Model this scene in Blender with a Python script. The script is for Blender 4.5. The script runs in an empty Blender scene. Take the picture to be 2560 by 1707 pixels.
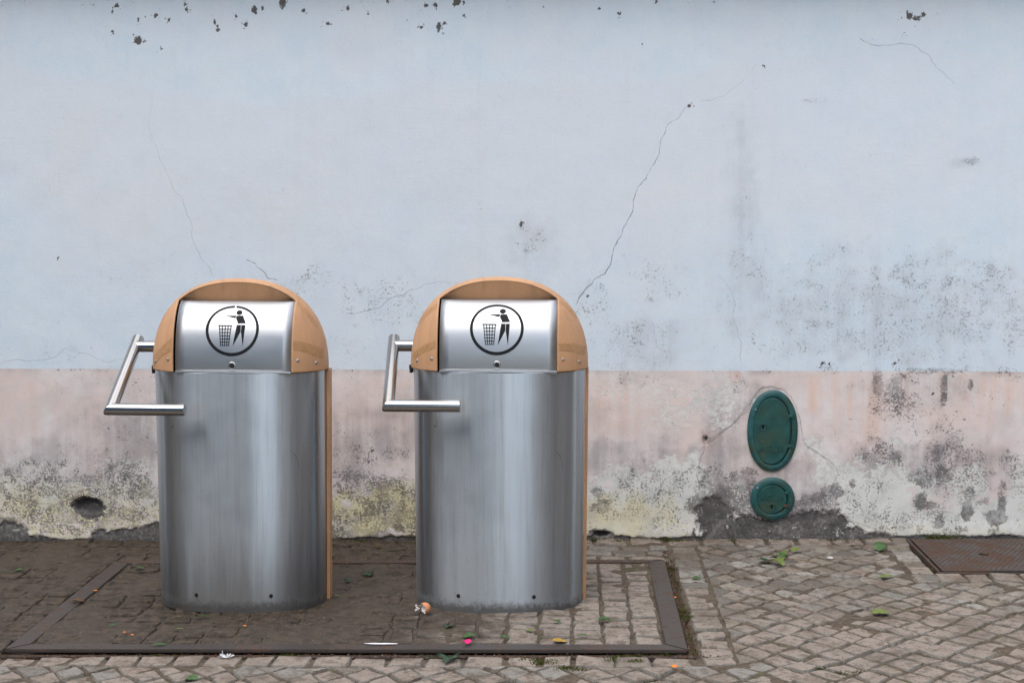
import bpy, bmesh, math, random
import numpy as np
from mathutils import Vector, Matrix

random.seed(7)
rng = np.random.default_rng(7)
scene = bpy.context.scene
COL = scene.collection
R = math.radians

# ------------------------------------------------------------------ camera
F, CX, CY = 3500.0, 1280.0, 853.5
YAW, PIT = R(2.4), math.atan(357 / 3500)
CAM = np.array([0, -6.16, 1.5])
FWD = np.array([-math.sin(YAW) * math.cos(PIT), math.cos(YAW) * math.cos(PIT), -math.sin(PIT)])
RT = np.array([math.cos(YAW), math.sin(YAW), 0])
UP = np.cross(RT, FWD)
cam_d = bpy.data.cameras.new('camera')
cam_d.lens = F / 2560 * 36
cam_d.sensor_width = 36
cam_d.clip_end = 500
cam = bpy.data.objects.new('camera', cam_d)
COL.objects.link(cam)
m3 = Matrix(((RT[0], UP[0], -FWD[0]), (RT[1], UP[1], -FWD[1]), (RT[2], UP[2], -FWD[2])))
cam.matrix_world = Matrix.Translation(Vector(CAM)) @ m3.to_4x4()
scene.camera = cam

# ------------------------------------------------------------------ sky, sun, exposure
SUN_EL, SUN_AZ = R(50), R(208)
world = bpy.data.worlds.new('World')
scene.world = world
world.use_nodes = True
wn = world.node_tree
wn.nodes.clear()
w_out = wn.nodes.new('ShaderNodeOutputWorld')
w_bg = wn.nodes.new('ShaderNodeBackground')
w_bg.inputs['Strength'].default_value = 0.15
w_sky = wn.nodes.new('ShaderNodeTexSky')
w_sky.sky_type = 'NISHITA'
w_sky.sun_disc = False
w_sky.sun_elevation = SUN_EL
w_sky.sun_rotation = SUN_AZ
w_sky.air_density = 1.0
w_sky.dust_density = 0.7
w_tc = wn.nodes.new('ShaderNodeTexCoord')
w_no = wn.nodes.new('ShaderNodeTexNoise')
w_no.inputs['Scale'].default_value = 2.2
w_no.inputs['Detail'].default_value = 6
w_mr = wn.nodes.new('ShaderNodeMapRange')
w_mr.interpolation_type = 'SMOOTHSTEP'
w_mr.inputs['From Min'].default_value = 0.56
w_mr.inputs['From Max'].default_value = 0.76
w_mr.inputs['To Min'].default_value = 0.06
w_mr.inputs['To Max'].default_value = 0.90
w_mx = wn.nodes.new('ShaderNodeMix')
w_mx.data_type = 'RGBA'
w_mx.inputs['B'].default_value = (8.5, 8.3, 8.35, 1)
wn.links.new(w_tc.outputs['Generated'], w_no.inputs['Vector'])
# the clouds thicken overhead, blue shows between them lower down
w_sp = wn.nodes.new('ShaderNodeSeparateXYZ')
w_el = wn.nodes.new('ShaderNodeMath')
w_el.operation = 'MULTIPLY_ADD'
w_el.inputs[1].default_value = 0.30
wn.links.new(w_tc.outputs['Generated'], w_sp.inputs[0])
wn.links.new(w_sp.outputs['Z'], w_el.inputs[0])
wn.links.new(w_no.outputs['Fac'], w_el.inputs[2])
wn.links.new(w_el.outputs[0], w_mr.inputs['Value'])
wn.links.new(w_mr.outputs['Result'], w_mx.inputs['Factor'])
wn.links.new(w_sky.outputs['Color'], w_mx.inputs['A'])
wn.links.new(w_mx.outputs['Result'], w_bg.inputs['Color'])
wn.links.new(w_bg.outputs['Background'], w_out.inputs['Surface'])

sun_d = bpy.data.lights.new('sun', 'SUN')
sun_d.energy = 1.25
sun_d.angle = R(50)
sun_d.color = (1.0, 0.96, 0.9)
sun = bpy.data.objects.new('sun', sun_d)
COL.objects.link(sun)
# direction towards the sun: sky rotation is clockwise from +Y
sdir = Vector((math.sin(SUN_AZ) * math.cos(SUN_EL), math.cos(SUN_AZ) * math.cos(SUN_EL), math.sin(SUN_EL)))
sun.rotation_euler = sdir.to_track_quat('Z', 'Y').to_euler()

scene.view_settings.view_transform = 'Standard'
scene.view_settings.look = 'None'
scene.view_settings.gamma = 1
scene.view_settings.use_curve_mapping = False
scene.view_settings.exposure = 0.88

# ------------------------------------------------------------------ placing from measurements
G = 0.013            # the street falls slightly to the left
WY = -0.03           # plane of the wall
PAVE = -0.010        # pavement a little below the platform


def ray(x, y):
    return FWD + RT * (x - CX) / F - UP * (y - CY) / F


def on_ground(x, y, z=0.0):
    d = ray(x, y)
    t = (z + G * CAM[0] - CAM[2]) / (d[2] - G * d[0])
    return CAM + t * d


def on_wall(x, y, Y=WY):
    d = ray(x, y)
    t = (Y - CAM[1]) / d[1]
    return CAM + t * d


def wd(x, y):        # the same from a 2352 px wide print of the photo
    p = on_wall(x * 1.0884, y * 1.0884)
    return p[0], p[2]


def gz(x):
    return G * x


# ------------------------------------------------------------------ noise for building
def _hash(ix, iy, seed):
    n = (ix.astype(np.int64) * 374761393 + iy.astype(np.int64) * 668265263 + seed * 1442695041) & 0xFFFFFFFF
    n = ((n ^ (n >> 13)) * 1274126177) & 0xFFFFFFFF
    return ((n ^ (n >> 16)) & 0xFFFF) / 65535.0


def vnoise(x, y, seed=0):
    x0, y0 = np.floor(x), np.floor(y)
    fx, fy = x - x0, y - y0
    fx, fy = fx * fx * (3 - 2 * fx), fy * fy * (3 - 2 * fy)
    a, b = _hash(x0, y0, seed), _hash(x0 + 1, y0, seed)
    c, d = _hash(x0, y0 + 1, seed), _hash(x0 + 1, y0 + 1, seed)
    return (a * (1 - fx) + b * fx) * (1 - fy) + (c * (1 - fx) + d * fx) * fy


def fbm(x, y, s, octv=4, seed=0, rough=0.5):
    x, y = np.asarray(x, float) * s, np.asarray(y, float) * s
    r, a, t = 0, 1.0, 0.0
    for k in range(octv):
        r = r + a * vnoise(x, y, seed + 17 * k)
        t += a
        a *= rough
        x, y = x * 2.03 + 5.1, y * 2.03 + 9.7
    return r / t


def sstep(a, b, v):
    t = np.clip((v - a) / (b - a), 0, 1)
    return t * t * (3 - 2 * t)


# ------------------------------------------------------------------ node helpers
class NB:
    def __init__(self, name):
        self.mat = bpy.data.materials.new(name)
        self.mat.use_nodes = True
        self.t = self.mat.node_tree
        self.t.nodes.clear()
        self.out = self.t.nodes.new('ShaderNodeOutputMaterial')
        self.p = self.t.nodes.new('ShaderNodeBsdfPrincipled')
        self.t.links.new(self.p.outputs[0], self.out.inputs['Surface'])
        self._tc = None

    def put(self, sock, v):
        if isinstance(v, bpy.types.NodeSocket):
            self.t.links.new(v, sock)
        else:
            if sock.type == 'RGBA' and len(v) == 3:
                v = (*v, 1)
            sock.default_value = v

    def set(self, **kw):
        for k, v in kw.items():
            self.put(self.p.inputs[k.replace('_', ' ')], v)

    @property
    def obj(self):
        if self._tc is None:
            self._tc = self.t.nodes.new('ShaderNodeTexCoord')
        return self._tc.outputs['Object']

    @property
    def pos(self):
        return self.t.nodes.new('ShaderNodeNewGeometry').outputs['Position']

    @property
    def island(self):
        return self.t.nodes.new('ShaderNodeNewGeometry').outputs['Random Per Island']

    def sep(self, v):
        n = self.t.nodes.new('ShaderNodeSeparateXYZ')
        self.put(n.inputs[0], v)
        return n.outputs

    def mapping(self, v, scale=(1, 1, 1), loc=(0, 0, 0)):
        n = self.t.nodes.new('ShaderNodeMapping')
        self.put(n.inputs['Vector'], v)
        n.inputs['Scale'].default_value = scale
        n.inputs['Location'].default_value = loc
        return n.outputs[0]

    def noise(self, vec, scale, detail=3, rough=0.55, dist=0.0):
        n = self.t.nodes.new('ShaderNodeTexNoise')
        self.put(n.inputs['Vector'], vec)
        n.inputs['Scale'].default_value = scale
        n.inputs['Detail'].default_value = detail
        n.inputs['Roughness'].default_value = rough
        n.inputs['Distortion'].default_value = dist
        return n.outputs['Fac']

    def voro(self, vec, scale, feature='F1', rand=1.0):
        n = self.t.nodes.new('ShaderNodeTexVoronoi')
        n.feature = feature
        self.put(n.inputs['Vector'], vec)
        n.inputs['Scale'].default_value = scale
        n.inputs['Randomness'].default_value = rand
        return n.outputs['Distance']

    def attr(self, name):
        n = self.t.nodes.new('ShaderNodeAttribute')
        n.attribute_name = name
        return n

    def rgb(self, col):
        n = self.t.nodes.new('ShaderNodeSeparateColor')
        self.put(n.inputs[0], col)
        return n.outputs

    def m(self, op, a, b=0.0, c=None):
        n = self.t.nodes.new('ShaderNodeMath')
        n.operation = op
        self.put(n.inputs[0], a)
        self.put(n.inputs[1], b)
        if c is not None:
            self.put(n.inputs[2], c)
        return n.outputs[0]

    def ss(self, v, a, b, lo=0.0, hi=1.0):
        n = self.t.nodes.new('ShaderNodeMapRange')
        n.interpolation_type = 'SMOOTHSTEP'
        self.put(n.inputs['Value'], v)
        self.put(n.inputs['From Min'], a)
        self.put(n.inputs['From Max'], b)
        n.inputs['To Min'].default_value = lo
        n.inputs['To Max'].default_value = hi
        return n.outputs[0]

    def mix(self, f, a, b, mode='MIX'):
        n = self.t.nodes.new('ShaderNodeMix')
        n.data_type = 'RGBA'
        n.blend_type = mode
        self.put(n.inputs['Factor'], f)
        self.put(n.inputs['A'], a)
        self.put(n.inputs['B'], b)
        return n.outputs['Result']

    def ramp(self, f, stops):
        n = self.t.nodes.new('ShaderNodeValToRGB')
        while len(n.color_ramp.elements) < len(stops):
            n.color_ramp.elements.new(0.5)
        for e, (p, c) in zip(n.color_ramp.elements, stops):
            e.position = p
            e.color = (*c, 1)
        self.put(n.inputs[0], f)
        return n.outputs[0]

    def bump(self, h, strength=0.3, dist=0.01, normal=None):
        n = self.t.nodes.new('ShaderNodeBump')
        n.inputs['Strength'].default_value = strength
        n.inputs['Distance'].default_value = dist
        self.put(n.inputs['Height'], h)
        if normal is not None:
            self.put(n.inputs['Normal'], normal)
        return n.outputs[0]


# ------------------------------------------------------------------ object helpers
def link(name, data, mat=None, parent=None, smooth=False):
    o = bpy.data.objects.new(name, data)
    COL.objects.link(o)
    if mat is not None and data is not None:
        data.materials.clear()
        data.materials.append(mat)
    if parent is not None:
        o.parent = parent
    if smooth and data is not None:
        data.polygons.foreach_set('use_smooth', [True] * len(data.polygons))
    return o


def pydata(name, verts, faces, mat=None, parent=None, smooth=False):
    me = bpy.data.meshes.new(name)
    me.from_pydata([tuple(v) for v in verts], [], faces)
    me.update()
    return link(name, me, mat, parent, smooth)


def from_bm(name, bm, mat=None, parent=None, smooth=False, recalc=True):
    if recalc:
        bmesh.ops.recalc_face_normals(bm, faces=bm.faces[:])
    me = bpy.data.meshes.new(name)
    bm.to_mesh(me)
    bm.free()
    return link(name, me, mat, parent, smooth)


def thing(o, label, cat, group=None):
    o['label'] = label
    o['category'] = cat
    if group:
        o['group'] = group
    return o


def empty(name, loc, label, cat, group=None):
    o = bpy.data.objects.new(name, None)
    o.location = loc
    o.empty_display_size = 0.1
    COL.objects.link(o)
    return thing(o, label, cat, group)


def sharp(o, deg=35):
    me = o.data
    me.polygons.foreach_set('use_smooth', [True] * len(me.polygons))
    bm = bmesh.new()
    bm.from_mesh(me)
    for e in bm.edges:
        if len(e.link_faces) == 2 and e.calc_face_angle(0) > R(deg):
            e.smooth = False
    bm.to_mesh(me)
    bm.free()
    return o


def add_box(bm, c, s, bev=0.0, seg=2):
    r = bmesh.ops.create_cube(bm, size=1.0)
    vs = r['verts']
    for v in vs:
        v.co = Vector((c[0] + v.co.x * s[0], c[1] + v.co.y * s[1], c[2] + v.co.z * s[2]))
    if bev > 0:
        es = list({e for v in vs for e in v.link_edges})
        bmesh.ops.bevel(bm, geom=es, offset=bev, segments=seg, affect='EDGES', profile=0.5)


def add_tube(bm, a, b, r, n=28, cap_a=True, cap_b=True, bev=0.0015):
    a, b = Vector(a), Vector(b)
    d = (b - a).normalized()
    u = d.orthogonal().normalized()
    w = d.cross(u)
    secs = []
    L = (b - a).length
    prof = []
    if cap_a:
        prof += [(0, r - bev), (bev, r)]
    else:
        prof += [(0, r)]
    if cap_b:
        prof += [(L - bev, r), (L, r - bev)]
    else:
        prof += [(L, r)]
    for t, rr in prof:
        secs.append([bm.verts.new(a + d * t + (u * math.cos(2 * math.pi * k / n) + w * math.sin(2 * math.pi * k / n)) * rr) for k in range(n)])
    for s0, s1 in zip(secs, secs[1:]):
        for k in range(n):
            bm.faces.new((s0[k], s0[(k + 1) % n], s1[(k + 1) % n], s1[k]))
    if cap_a:
        bm.faces.new(secs[0][::-1])
    if cap_b:
        bm.faces.new(secs[-1])


def add_lathe(bm, c, axis, prof, n=20):
    """prof: (along axis, radius)"""
    c, d = Vector(c), Vector(axis).normalized()
    u = d.orthogonal().normalized()
    w = d.cross(u)
    secs = []
    for t, rr in prof:
        if rr < 1e-6:
            secs.append([bm.verts.new(c + d * t)])
        else:
            secs.append([bm.verts.new(c + d * t + (u * math.cos(2 * math.pi * k / n) + w * math.sin(2 * math.pi * k / n)) * rr) for k in range(n)])
    for s0, s1 in zip(secs, secs[1:]):
        for k in range(n):
            q = []
            for v in (s0[k % len(s0)], s0[(k + 1) % len(s0)], s1[(k + 1) % len(s1)], s1[k % len(s1)]):
                if v not in q:
                    q.append(v)
            if len(q) > 2:
                bm.faces.new(q)


# ------------------------------------------------------------------ materials
def mat_wall(lower):
    n = NB('pink_limewash' if lower else 'blue_limewash')
    P = n.obj
    A, B = n.attr('mask_a'), n.attr('mask_b')
    a, b = n.rgb(A.outputs['Color']), n.rgb(B.outputs['Color'])
    mold, bare, lime, grey = a[0], a[1], a[2], A.outputs['Alpha']
    tint, spot, warm, yel = b[0], b[1], b[2], B.outputs['Alpha']
    big = n.noise(P, 1.7, 4)
    mid = n.noise(P, 9, 5, 0.6)
    fine = n.noise(P, 70, 5, 0.65)
    vfine = n.noise(P, 260, 3, 0.6)
    streak = n.noise(n.mapping(P, (14, 1, 0.9)), 1.0, 4, 0.6)
    hbrush = n.noise(n.mapping(P, (5, 1, 70)), 1.0, 3, 0.6)
    if lower:
        c = n.mix(n.ss(mid, 0.35, 0.65), (0.60, 0.54, 0.525), (0.665, 0.565, 0.535))
        c = n.mix(n.ss(n.noise(P, 3.1, 5, 0.62), 0.42, 0.60, 0, 0.85), c, (0.675, 0.635, 0.635))
    if lower:
        c = n.mix(n.ss(n.noise(P, 6.3, 5, 0.65), 0.50, 0.68, 0, 0.5), c, (0.54, 0.49, 0.485))
        c = n.mix(n.m('MULTIPLY', warm, n.ss(streak, 0.4, 0.62)), c, (0.68, 0.50, 0.43))
    else:
        c = n.mix(n.ss(mid, 0.3, 0.7), (0.565, 0.66, 0.75), (0.61, 0.69, 0.76))
        c = n.mix(tint, c, (0.615, 0.66, 0.72))
        c = n.mix(n.ss(big, 0.45, 0.7, 0, 0.5), c, (0.63, 0.66, 0.71))
    c = n.mix(n.ss(hbrush, 0.45, 0.75, 0, 0.14), c, (0.66, 0.66, 0.66))
    c = n.mix(n.ss(streak, 0.5, 0.75, 0, 0.05 if not lower else 0.14), c, (0.36, 0.36, 0.39))
    c = n.mix(n.ss(n.noise(P, 140, 4, 0.75), 0.52, 0.72, 0, 0.16), c, (0.30, 0.30, 0.32))
    c = n.mix(n.ss(n.noise(P, 28, 5, 0.75), 0.55, 0.75, 0, 0.13), c, (0.34, 0.35, 0.38))
    # soft grey staining
    gf = n.m('MULTIPLY', grey, n.ss(n.m('ADD', n.m('MULTIPLY', mid, 0.55), n.m('MULTIPLY', streak, 0.45)), 0.34, 0.62))
    c = n.mix(gf, c, (0.235, 0.225, 0.24) if lower else (0.33, 0.36, 0.41))
    # flaked paint: old lime showing
    lf = n.ss(n.m('ADD', lime, n.m('MULTIPLY', n.m('SUBTRACT', n.noise(P, 38, 6, 0.72, 0.3), 0.5), 1.9)), 0.30, 0.66)
    lcol = n.mix(yel, (0.63, 0.64, 0.62), (0.62, 0.575, 0.37))
    lcol = n.mix(n.ss(mid, 0.42, 0.7, 0, 0.55), lcol, (0.42, 0.43, 0.42))
    c = n.mix(lf, c, lcol)
    # bare dark cement
    bf = n.ss(n.m('ADD', bare, n.m('MULTIPLY', n.m('SUBTRACT', n.noise(P, 45, 6, 0.75), 0.5), 1.7)), 0.40, 0.62)
    bcol = n.ramp(n.m('ADD', n.m('MULTIPLY', fine, 0.55), n.m('MULTIPLY', mid, 0.45)),
                  [(0.33, (0.035, 0.034, 0.034)), (0.5, (0.105, 0.10, 0.098)), (0.68, (0.25, 0.24, 0.23))])
    bcol = n.mix(n.ss(n.noise(P, 48, 2, 0.4), 0.68, 0.76, 0, 0.75), bcol, (0.42, 0.42, 0.40))
    c = n.mix(bf, c, bcol)
    # mould specks
    mn = n.m('ADD', n.m('MULTIPLY', n.noise(P, 105, 6, 0.70, 0.2), 0.72), n.m('MULTIPLY', n.noise(P, 21, 3, 0.6), 0.28))
    thr = n.m('SUBTRACT', 0.655, n.m('MULTIPLY', mold, 0.34 if lower else 0.40))
    mf = n.ss(mn, thr, n.m('ADD', thr, 0.075))
    halo = n.m('MULTIPLY', n.m('MULTIPLY', mold, mold), n.ss(n.noise(P, 34, 6, 0.7), 0.36, 0.66, 0, 0.75))
    c = n.mix(n.m('MULTIPLY', halo, 0.42 if lower else 0.2), c, (0.23, 0.215, 0.22))
    mf = n.m('MULTIPLY', mf, n.ss(mold, 0.0, 0.12))
    mf = n.m('MULTIPLY', mf, n.ss(n.noise(P, 17, 4, 0.7), 0.34, 0.62, 0.45, 1.0))
    mf2 = n.m('MULTIPLY', n.ss(vfine, n.m('SUBTRACT', 0.75, n.m('MULTIPLY', mold, 0.2)), 0.80), n.ss(mold, 0.0, 0.35))
    c = n.mix(n.m('MULTIPLY', mf, 0.80 if lower else 0.58), c, (0.085, 0.078, 0.078) if lower else (0.13, 0.125, 0.13))
    c = n.mix(n.m('MULTIPLY', mf2, 0.6), c, (0.10, 0.09, 0.09))
    # brown blotches
    sf = n.ss(n.m('ADD', n.m('MULTIPLY', spot, 1.25), n.m('MULTIPLY', n.m('SUBTRACT', n.noise(P, 120, 6, 0.8), 0.5), 3.2)), 0.62, 0.80)
    sf = n.m('MULTIPLY', sf, n.ss(spot, 0.02, 0.25))
    c = n.mix(n.m('MULTIPLY', sf, 0.9), c, (0.055, 0.040, 0.032))
    # pin holes everywhere
    pin = n.m('MULTIPLY', n.ss(n.noise(P, 190, 2, 0.5), 0.73, 0.78), n.ss(n.noise(P, 5, 2), 0.45, 0.65))
    c = n.mix(n.m('MULTIPLY', pin, 0.45), c, (0.12, 0.115, 0.115))
    # cracks
    cd = n.m('ABSOLUTE', n.attr('crack').outputs['Fac'])
    cw = n.attr('crack_width').outputs['Fac']
    cwn = n.m('MULTIPLY', cw, n.ss(n.noise(P, 45, 4, 0.7), 0.30, 0.66, 0.25, 1.7))
    cf = n.m('SUBTRACT', 1.0, n.ss(cd, n.m('MULTIPLY', cwn, 0.3), n.m('ADD', cwn, 0.0002)))
    cf = n.m('MULTIPLY', cf, n.ss(cw, 0.0001, 0.0009))
    c = n.mix(n.m('MULTIPLY', cf, 0.6), c, (0.11, 0.10, 0.095))
    n.set(Base_Color=c, Roughness=0.92)
    n.p.inputs['Specular IOR Level'].default_value = 0.12
    h = n.m('ADD', n.m('MULTIPLY', fine, 0.35), n.m('MULTIPLY', vfine, 0.2))
    h = n.m('ADD', h, n.m('MULTIPLY', hbrush, 0.16))
    h = n.m('SUBTRACT', h, n.m('MULTIPLY', cf, 1.2))
    h = n.m('SUBTRACT', h, n.m('MULTIPLY', n.m('ADD', mf, bf), 0.25))
    h = n.m('SUBTRACT', h, n.m('MULTIPLY', lf, 0.3))
    n.set(Normal=n.bump(h, 0.55, 0.004))
    return n.mat


def dirt_field(n, P):
    """1 where the paving is caked with damp dirt (round and left of the bins)"""
    x, y, z = n.sep(P)
    wob = n.m('MULTIPLY', n.m('SUBTRACT', n.noise(P, 2.2, 4), 0.5), 1.1)
    dx = n.ss(n.m('ADD', x, wob), 0.18, -0.85)
    dy = n.ss(n.m('ADD', y, n.m('MULTIPLY', wob, 0.08)), -1.70, -1.60)
    return n.m('MULTIPLY', dx, dy), x, y


def mat_stone():
    n = NB('granite_sett')
    P = n.pos
    isl = n.island
    c = n.ramp(isl, [(0.0, (0.265, 0.245, 0.212)), (0.15, (0.14, 0.13, 0.115)), (0.32, (0.285, 0.24, 0.185)),
                     (0.50, (0.325, 0.312, 0.285)), (0.66, (0.175, 0.156, 0.13)), (0.84, (0.39, 0.37, 0.33)), (1.0, (0.265, 0.185, 0.14))])
    sp = n.noise(P, 330, 3, 0.7)
    c = n.mix(n.ss(sp, 0.52, 0.68, 0, 0.5), c, (0.42, 0.39, 0.355))
    c = n.mix(n.ss(sp, 0.46, 0.34, 0, 0.65), c, (0.07, 0.066, 0.062))
    blot = n.noise(P, 26, 4, 0.65)
    c = n.mix(n.ss(blot, 0.46, 0.64, 0, 0.72), c, (0.125, 0.097, 0.075))
    c = n.mix(n.ss(n.noise(P, 5.5, 4, 0.65), 0.48, 0.70, 0, 0.6), c, (0.145, 0.105, 0.077))
    c = n.mix(n.ss(n.noise(P, 115, 6, 0.78), 0.50, 0.66, 0, 0.62), c, (0.085, 0.072, 0.058))
    c = n.mix(n.ss(n.noise(P, 62, 5, 0.75), 0.56, 0.70, 0, 0.5), c, (0.36, 0.345, 0.315))
    c = n.mix(n.ss(n.noise(P, 2.3, 4, 0.6), 0.48, 0.66, 0, 0.38), c, (0.105, 0.085, 0.066))
    d, x, y = dirt_field(n, P)
    mud = n.mix(n.ss(n.noise(P, 30, 6, 0.75), 0.36, 0.66), (0.017, 0.012, 0.008), (0.092, 0.066, 0.045))
    df = n.ss(n.m('ADD', d, n.m('MULTIPLY', n.m('SUBTRACT', n.noise(P, 15, 4, 0.7), 0.5), 1.3)), 0.2, 0.80, 0, 0.92)
    c = n.mix(df, c, mud)
    n.set(Base_Color=c, Roughness=n.ss(df, 0, 1, 0.8, 0.55))
    n.p.inputs['Specular IOR Level'].default_value = 0.3
    h = n.m('ADD', n.m('MULTIPLY', sp, 0.35), n.m('MULTIPLY', n.noise(P, 85, 5, 0.7), 0.9))
    h = n.m('ADD', h, n.m('MULTIPLY', blot, 0.5))
    n.set(Normal=n.bump(h, 1.0, 0.008))
    return n.mat


def mat_soil():
    n = NB('joint_soil')
    P = n.pos
    c = n.mix(n.ss(n.noise(P, 45, 5, 0.7), 0.3, 0.7), (0.042, 0.031, 0.021), (0.135, 0.10, 0.068))
    c = n.mix(n.ss(n.noise(P, 220, 3, 0.6), 0.62, 0.74, 0, 0.7), c, (0.34, 0.29, 0.24))
    d, x, y = dirt_field(n, P)
    c = n.mix(n.m('MULTIPLY', d, 0.72), c, n.mix(n.ss(n.noise(P, 30, 5, 0.7), 0.32, 0.68), (0.020, 0.014, 0.010), (0.066, 0.047, 0.033)))
    ms = n.m('MULTIPLY', n.ss(n.noise(P, 4.5, 4, 0.65), 0.56, 0.68), n.m('SUBTRACT', 1.0, n.m('MULTIPLY', d, 0.8)))
    c = n.mix(n.m('MULTIPLY', ms, 0.7), c, (0.055, 0.062, 0.018))
    n.set(Base_Color=c, Roughness=n.ss(d, 0.2, 1, 0.95, 0.6))
    h = n.m('ADD', n.noise(P, 160, 4, 0.7), n.noise(P, 40, 3, 0.6))
    n.set(Normal=n.bump(h, 0.8, 0.006))
    return n.mat


def mat_street():
    n = NB('far_cobbles')
    P = n.pos
    e = n.voro(P, 9.0, 'DISTANCE_TO_EDGE', 0.45)
    c = n.mix(n.ss(n.noise(P, 40, 4), 0.35, 0.7), (0.20, 0.185, 0.165), (0.32, 0.30, 0.27))
    c = n.mix(n.ss(e, 0.09, 0.03), c, (0.08, 0.062, 0.048))
    n.set(Base_Color=c, Roughness=0.9, Normal=n.bump(n.ss(e, 0.0, 0.15), 0.8, 0.01))
    return n.mat


def mat_steel(name, rough, aniso, base=(0.47, 0.52, 0.57), dirt=0.0, streaks=False):
    n = NB(name)
    P = n.obj
    c = n.mix(n.ss(n.noise(P, 8, 4), 0.35, 0.7, 0, 0.06), base, tuple(v * 0.72 for v in base))
    tn = n.t.nodes.new('ShaderNodeTangent')
    tn.direction_type = 'UV_MAP'
    tn.uv_map = 'UVMap'
    r = n.ss(n.noise(P, 14, 4), 0.3, 0.7, rough * 0.97, rough * 1.04)
    met = 1.0
    if streaks:
        x, y, z = n.sep(P)
        st = n.noise(n.mapping(P, (70, 30, 2.2)), 1.0, 5, 0.7)
        st2 = n.noise(n.mapping(P, (16, 16, 0.7)), 1.0, 4, 0.6)
        sp = n.noise(n.mapping(P, (1, 1, 0.55)), 150, 3, 0.7)
        zone = n.ss(n.noise(n.mapping(P, (11, 4, 1.3), (3.1, 0, 0.4)), 1.0, 3), 0.50, 0.66)
        spk = n.m('MULTIPLY', n.ss(sp, 0.60, 0.68), zone)
        low = n.ss(n.m('ADD', z, n.m('MULTIPLY', n.m('SUBTRACT', st2, 0.5), 0.5)), 0.46, 0.02)
        c = n.mix(n.ss(st, 0.46, 0.72, 0, 0.30), c, (0.22, 0.205, 0.19))
        c = n.mix(n.ss(n.noise(n.mapping(P, (240, 240, 5)), 1.0, 3, 0.6), 0.42, 0.70, 0, 0.20), c, (0.62, 0.64, 0.66))
        c = n.mix(n.ss(st2, 0.48, 0.72, 0, 0.12), c, (0.30, 0.285, 0.27))
        c = n.mix(n.m('MULTIPLY', spk, 0.45), c, (0.22, 0.17, 0.12))
        c = n.mix(n.m('MULTIPLY', low, dirt), c, (0.09, 0.078, 0.066))
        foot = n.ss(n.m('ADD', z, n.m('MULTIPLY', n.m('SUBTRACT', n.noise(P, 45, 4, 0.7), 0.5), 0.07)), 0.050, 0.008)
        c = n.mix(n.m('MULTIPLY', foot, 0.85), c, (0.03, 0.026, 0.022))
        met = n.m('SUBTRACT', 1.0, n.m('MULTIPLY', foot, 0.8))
        met = n.m('SUBTRACT', met, n.m('MULTIPLY', low, dirt * 0.25))
        r = n.m('ADD', r, n.m('ADD', n.m('MULTIPLY', low, 0.10), n.ss(n.noise(n.mapping(P, (6, 6, 4)), 1.0, 4, 0.6), 0.5, 0.7, 0, 0.015)))
    n.set(Base_Color=c, Metallic=met, Roughness=r, Anisotropic=aniso)
    n.t.links.new(tn.outputs[0], n.p.inputs['Tangent'])
    if streaks:
        sc = n.m('ABSOLUTE', n.m('SUBTRACT', n.noise(n.mapping(P, (9, 9, 2.2), (4, 2, 1)), 1.0, 3, 0.5), 0.5))
        sc = n.m('MULTIPLY', n.ss(sc, 0.0045, 0.0012), n.ss(n.noise(P, 4.0, 3), 0.54, 0.64))
        c2 = n.mix(n.m('MULTIPLY', sc, 0.5), c, (0.20, 0.15, 0.10))
        n.set(Base_Color=c2)
        wav = n.m('ADD', n.m('MULTIPLY', n.noise(n.mapping(P, (7, 7, 0.7)), 1.0, 2, 0.4), 1.0), n.m('MULTIPLY', n.noise(n.mapping(P, (30, 30, 0.9)), 1.0, 3, 0.5), 0.30))
        n.set(Normal=n.bump(wav, 0.35, 0.006))
    else:
        n.set(Normal=n.bump(n.noise(P, 3.2, 2), 0.05, 0.02))
    return n.mat


def mat_flap():
    n = NB('flap_steel')
    P = n.obj
    base = (0.47, 0.48, 0.495)
    sm = n.noise(n.mapping(P, (9, 9, 26)), 1.0, 5, 0.65)
    c = n.mix(n.ss(sm, 0.5, 0.75, 0, 0.14), base, (0.40, 0.38, 0.37))
    c = n.mix(n.ss(n.noise(P, 170, 3, 0.7), 0.66, 0.74, 0, 0.35), c, (0.2, 0.17, 0.15))
    tn = n.t.nodes.new('ShaderNodeTangent')
    tn.direction_type = 'UV_MAP'
    tn.uv_map = 'UVMap'
    n.set(Base_Color=c, Metallic=1.0, Roughness=n.ss(sm, 0.3, 0.7, 0.38, 0.45), Anisotropic=0.3)
    n.t.links.new(tn.outputs[0], n.p.inputs['Tangent'])
    return n.mat


def mat_hood():
    n = NB('orange_fibreglass')
    P = n.obj
    c = n.mix(n.ss(n.noise(P, 7, 4), 0.3, 0.7), (0.46, 0.258, 0.138), (0.53, 0.300, 0.162))
    c = n.mix(n.ss(n.noise(P, 190, 3, 0.7), 0.60, 0.74, 0, 0.5), c, (0.34, 0.17, 0.085))
    c = n.mix(n.ss(n.noise(n.mapping(P, (26, 26, 3)), 1.0, 5, 0.65), 0.48, 0.72, 0, 0.5), c, (0.33, 0.19, 0.12))
    n.set(Base_Color=c, Roughness=n.ss(n.noise(P, 30, 3), 0.3, 0.7, 0.42, 0.6))
    n.p.inputs['Specular IOR Level'].default_value = 0.35
    n.set(Normal=n.bump(n.noise(P, 420, 2), 0.12, 0.002))
    return n.mat


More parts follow.
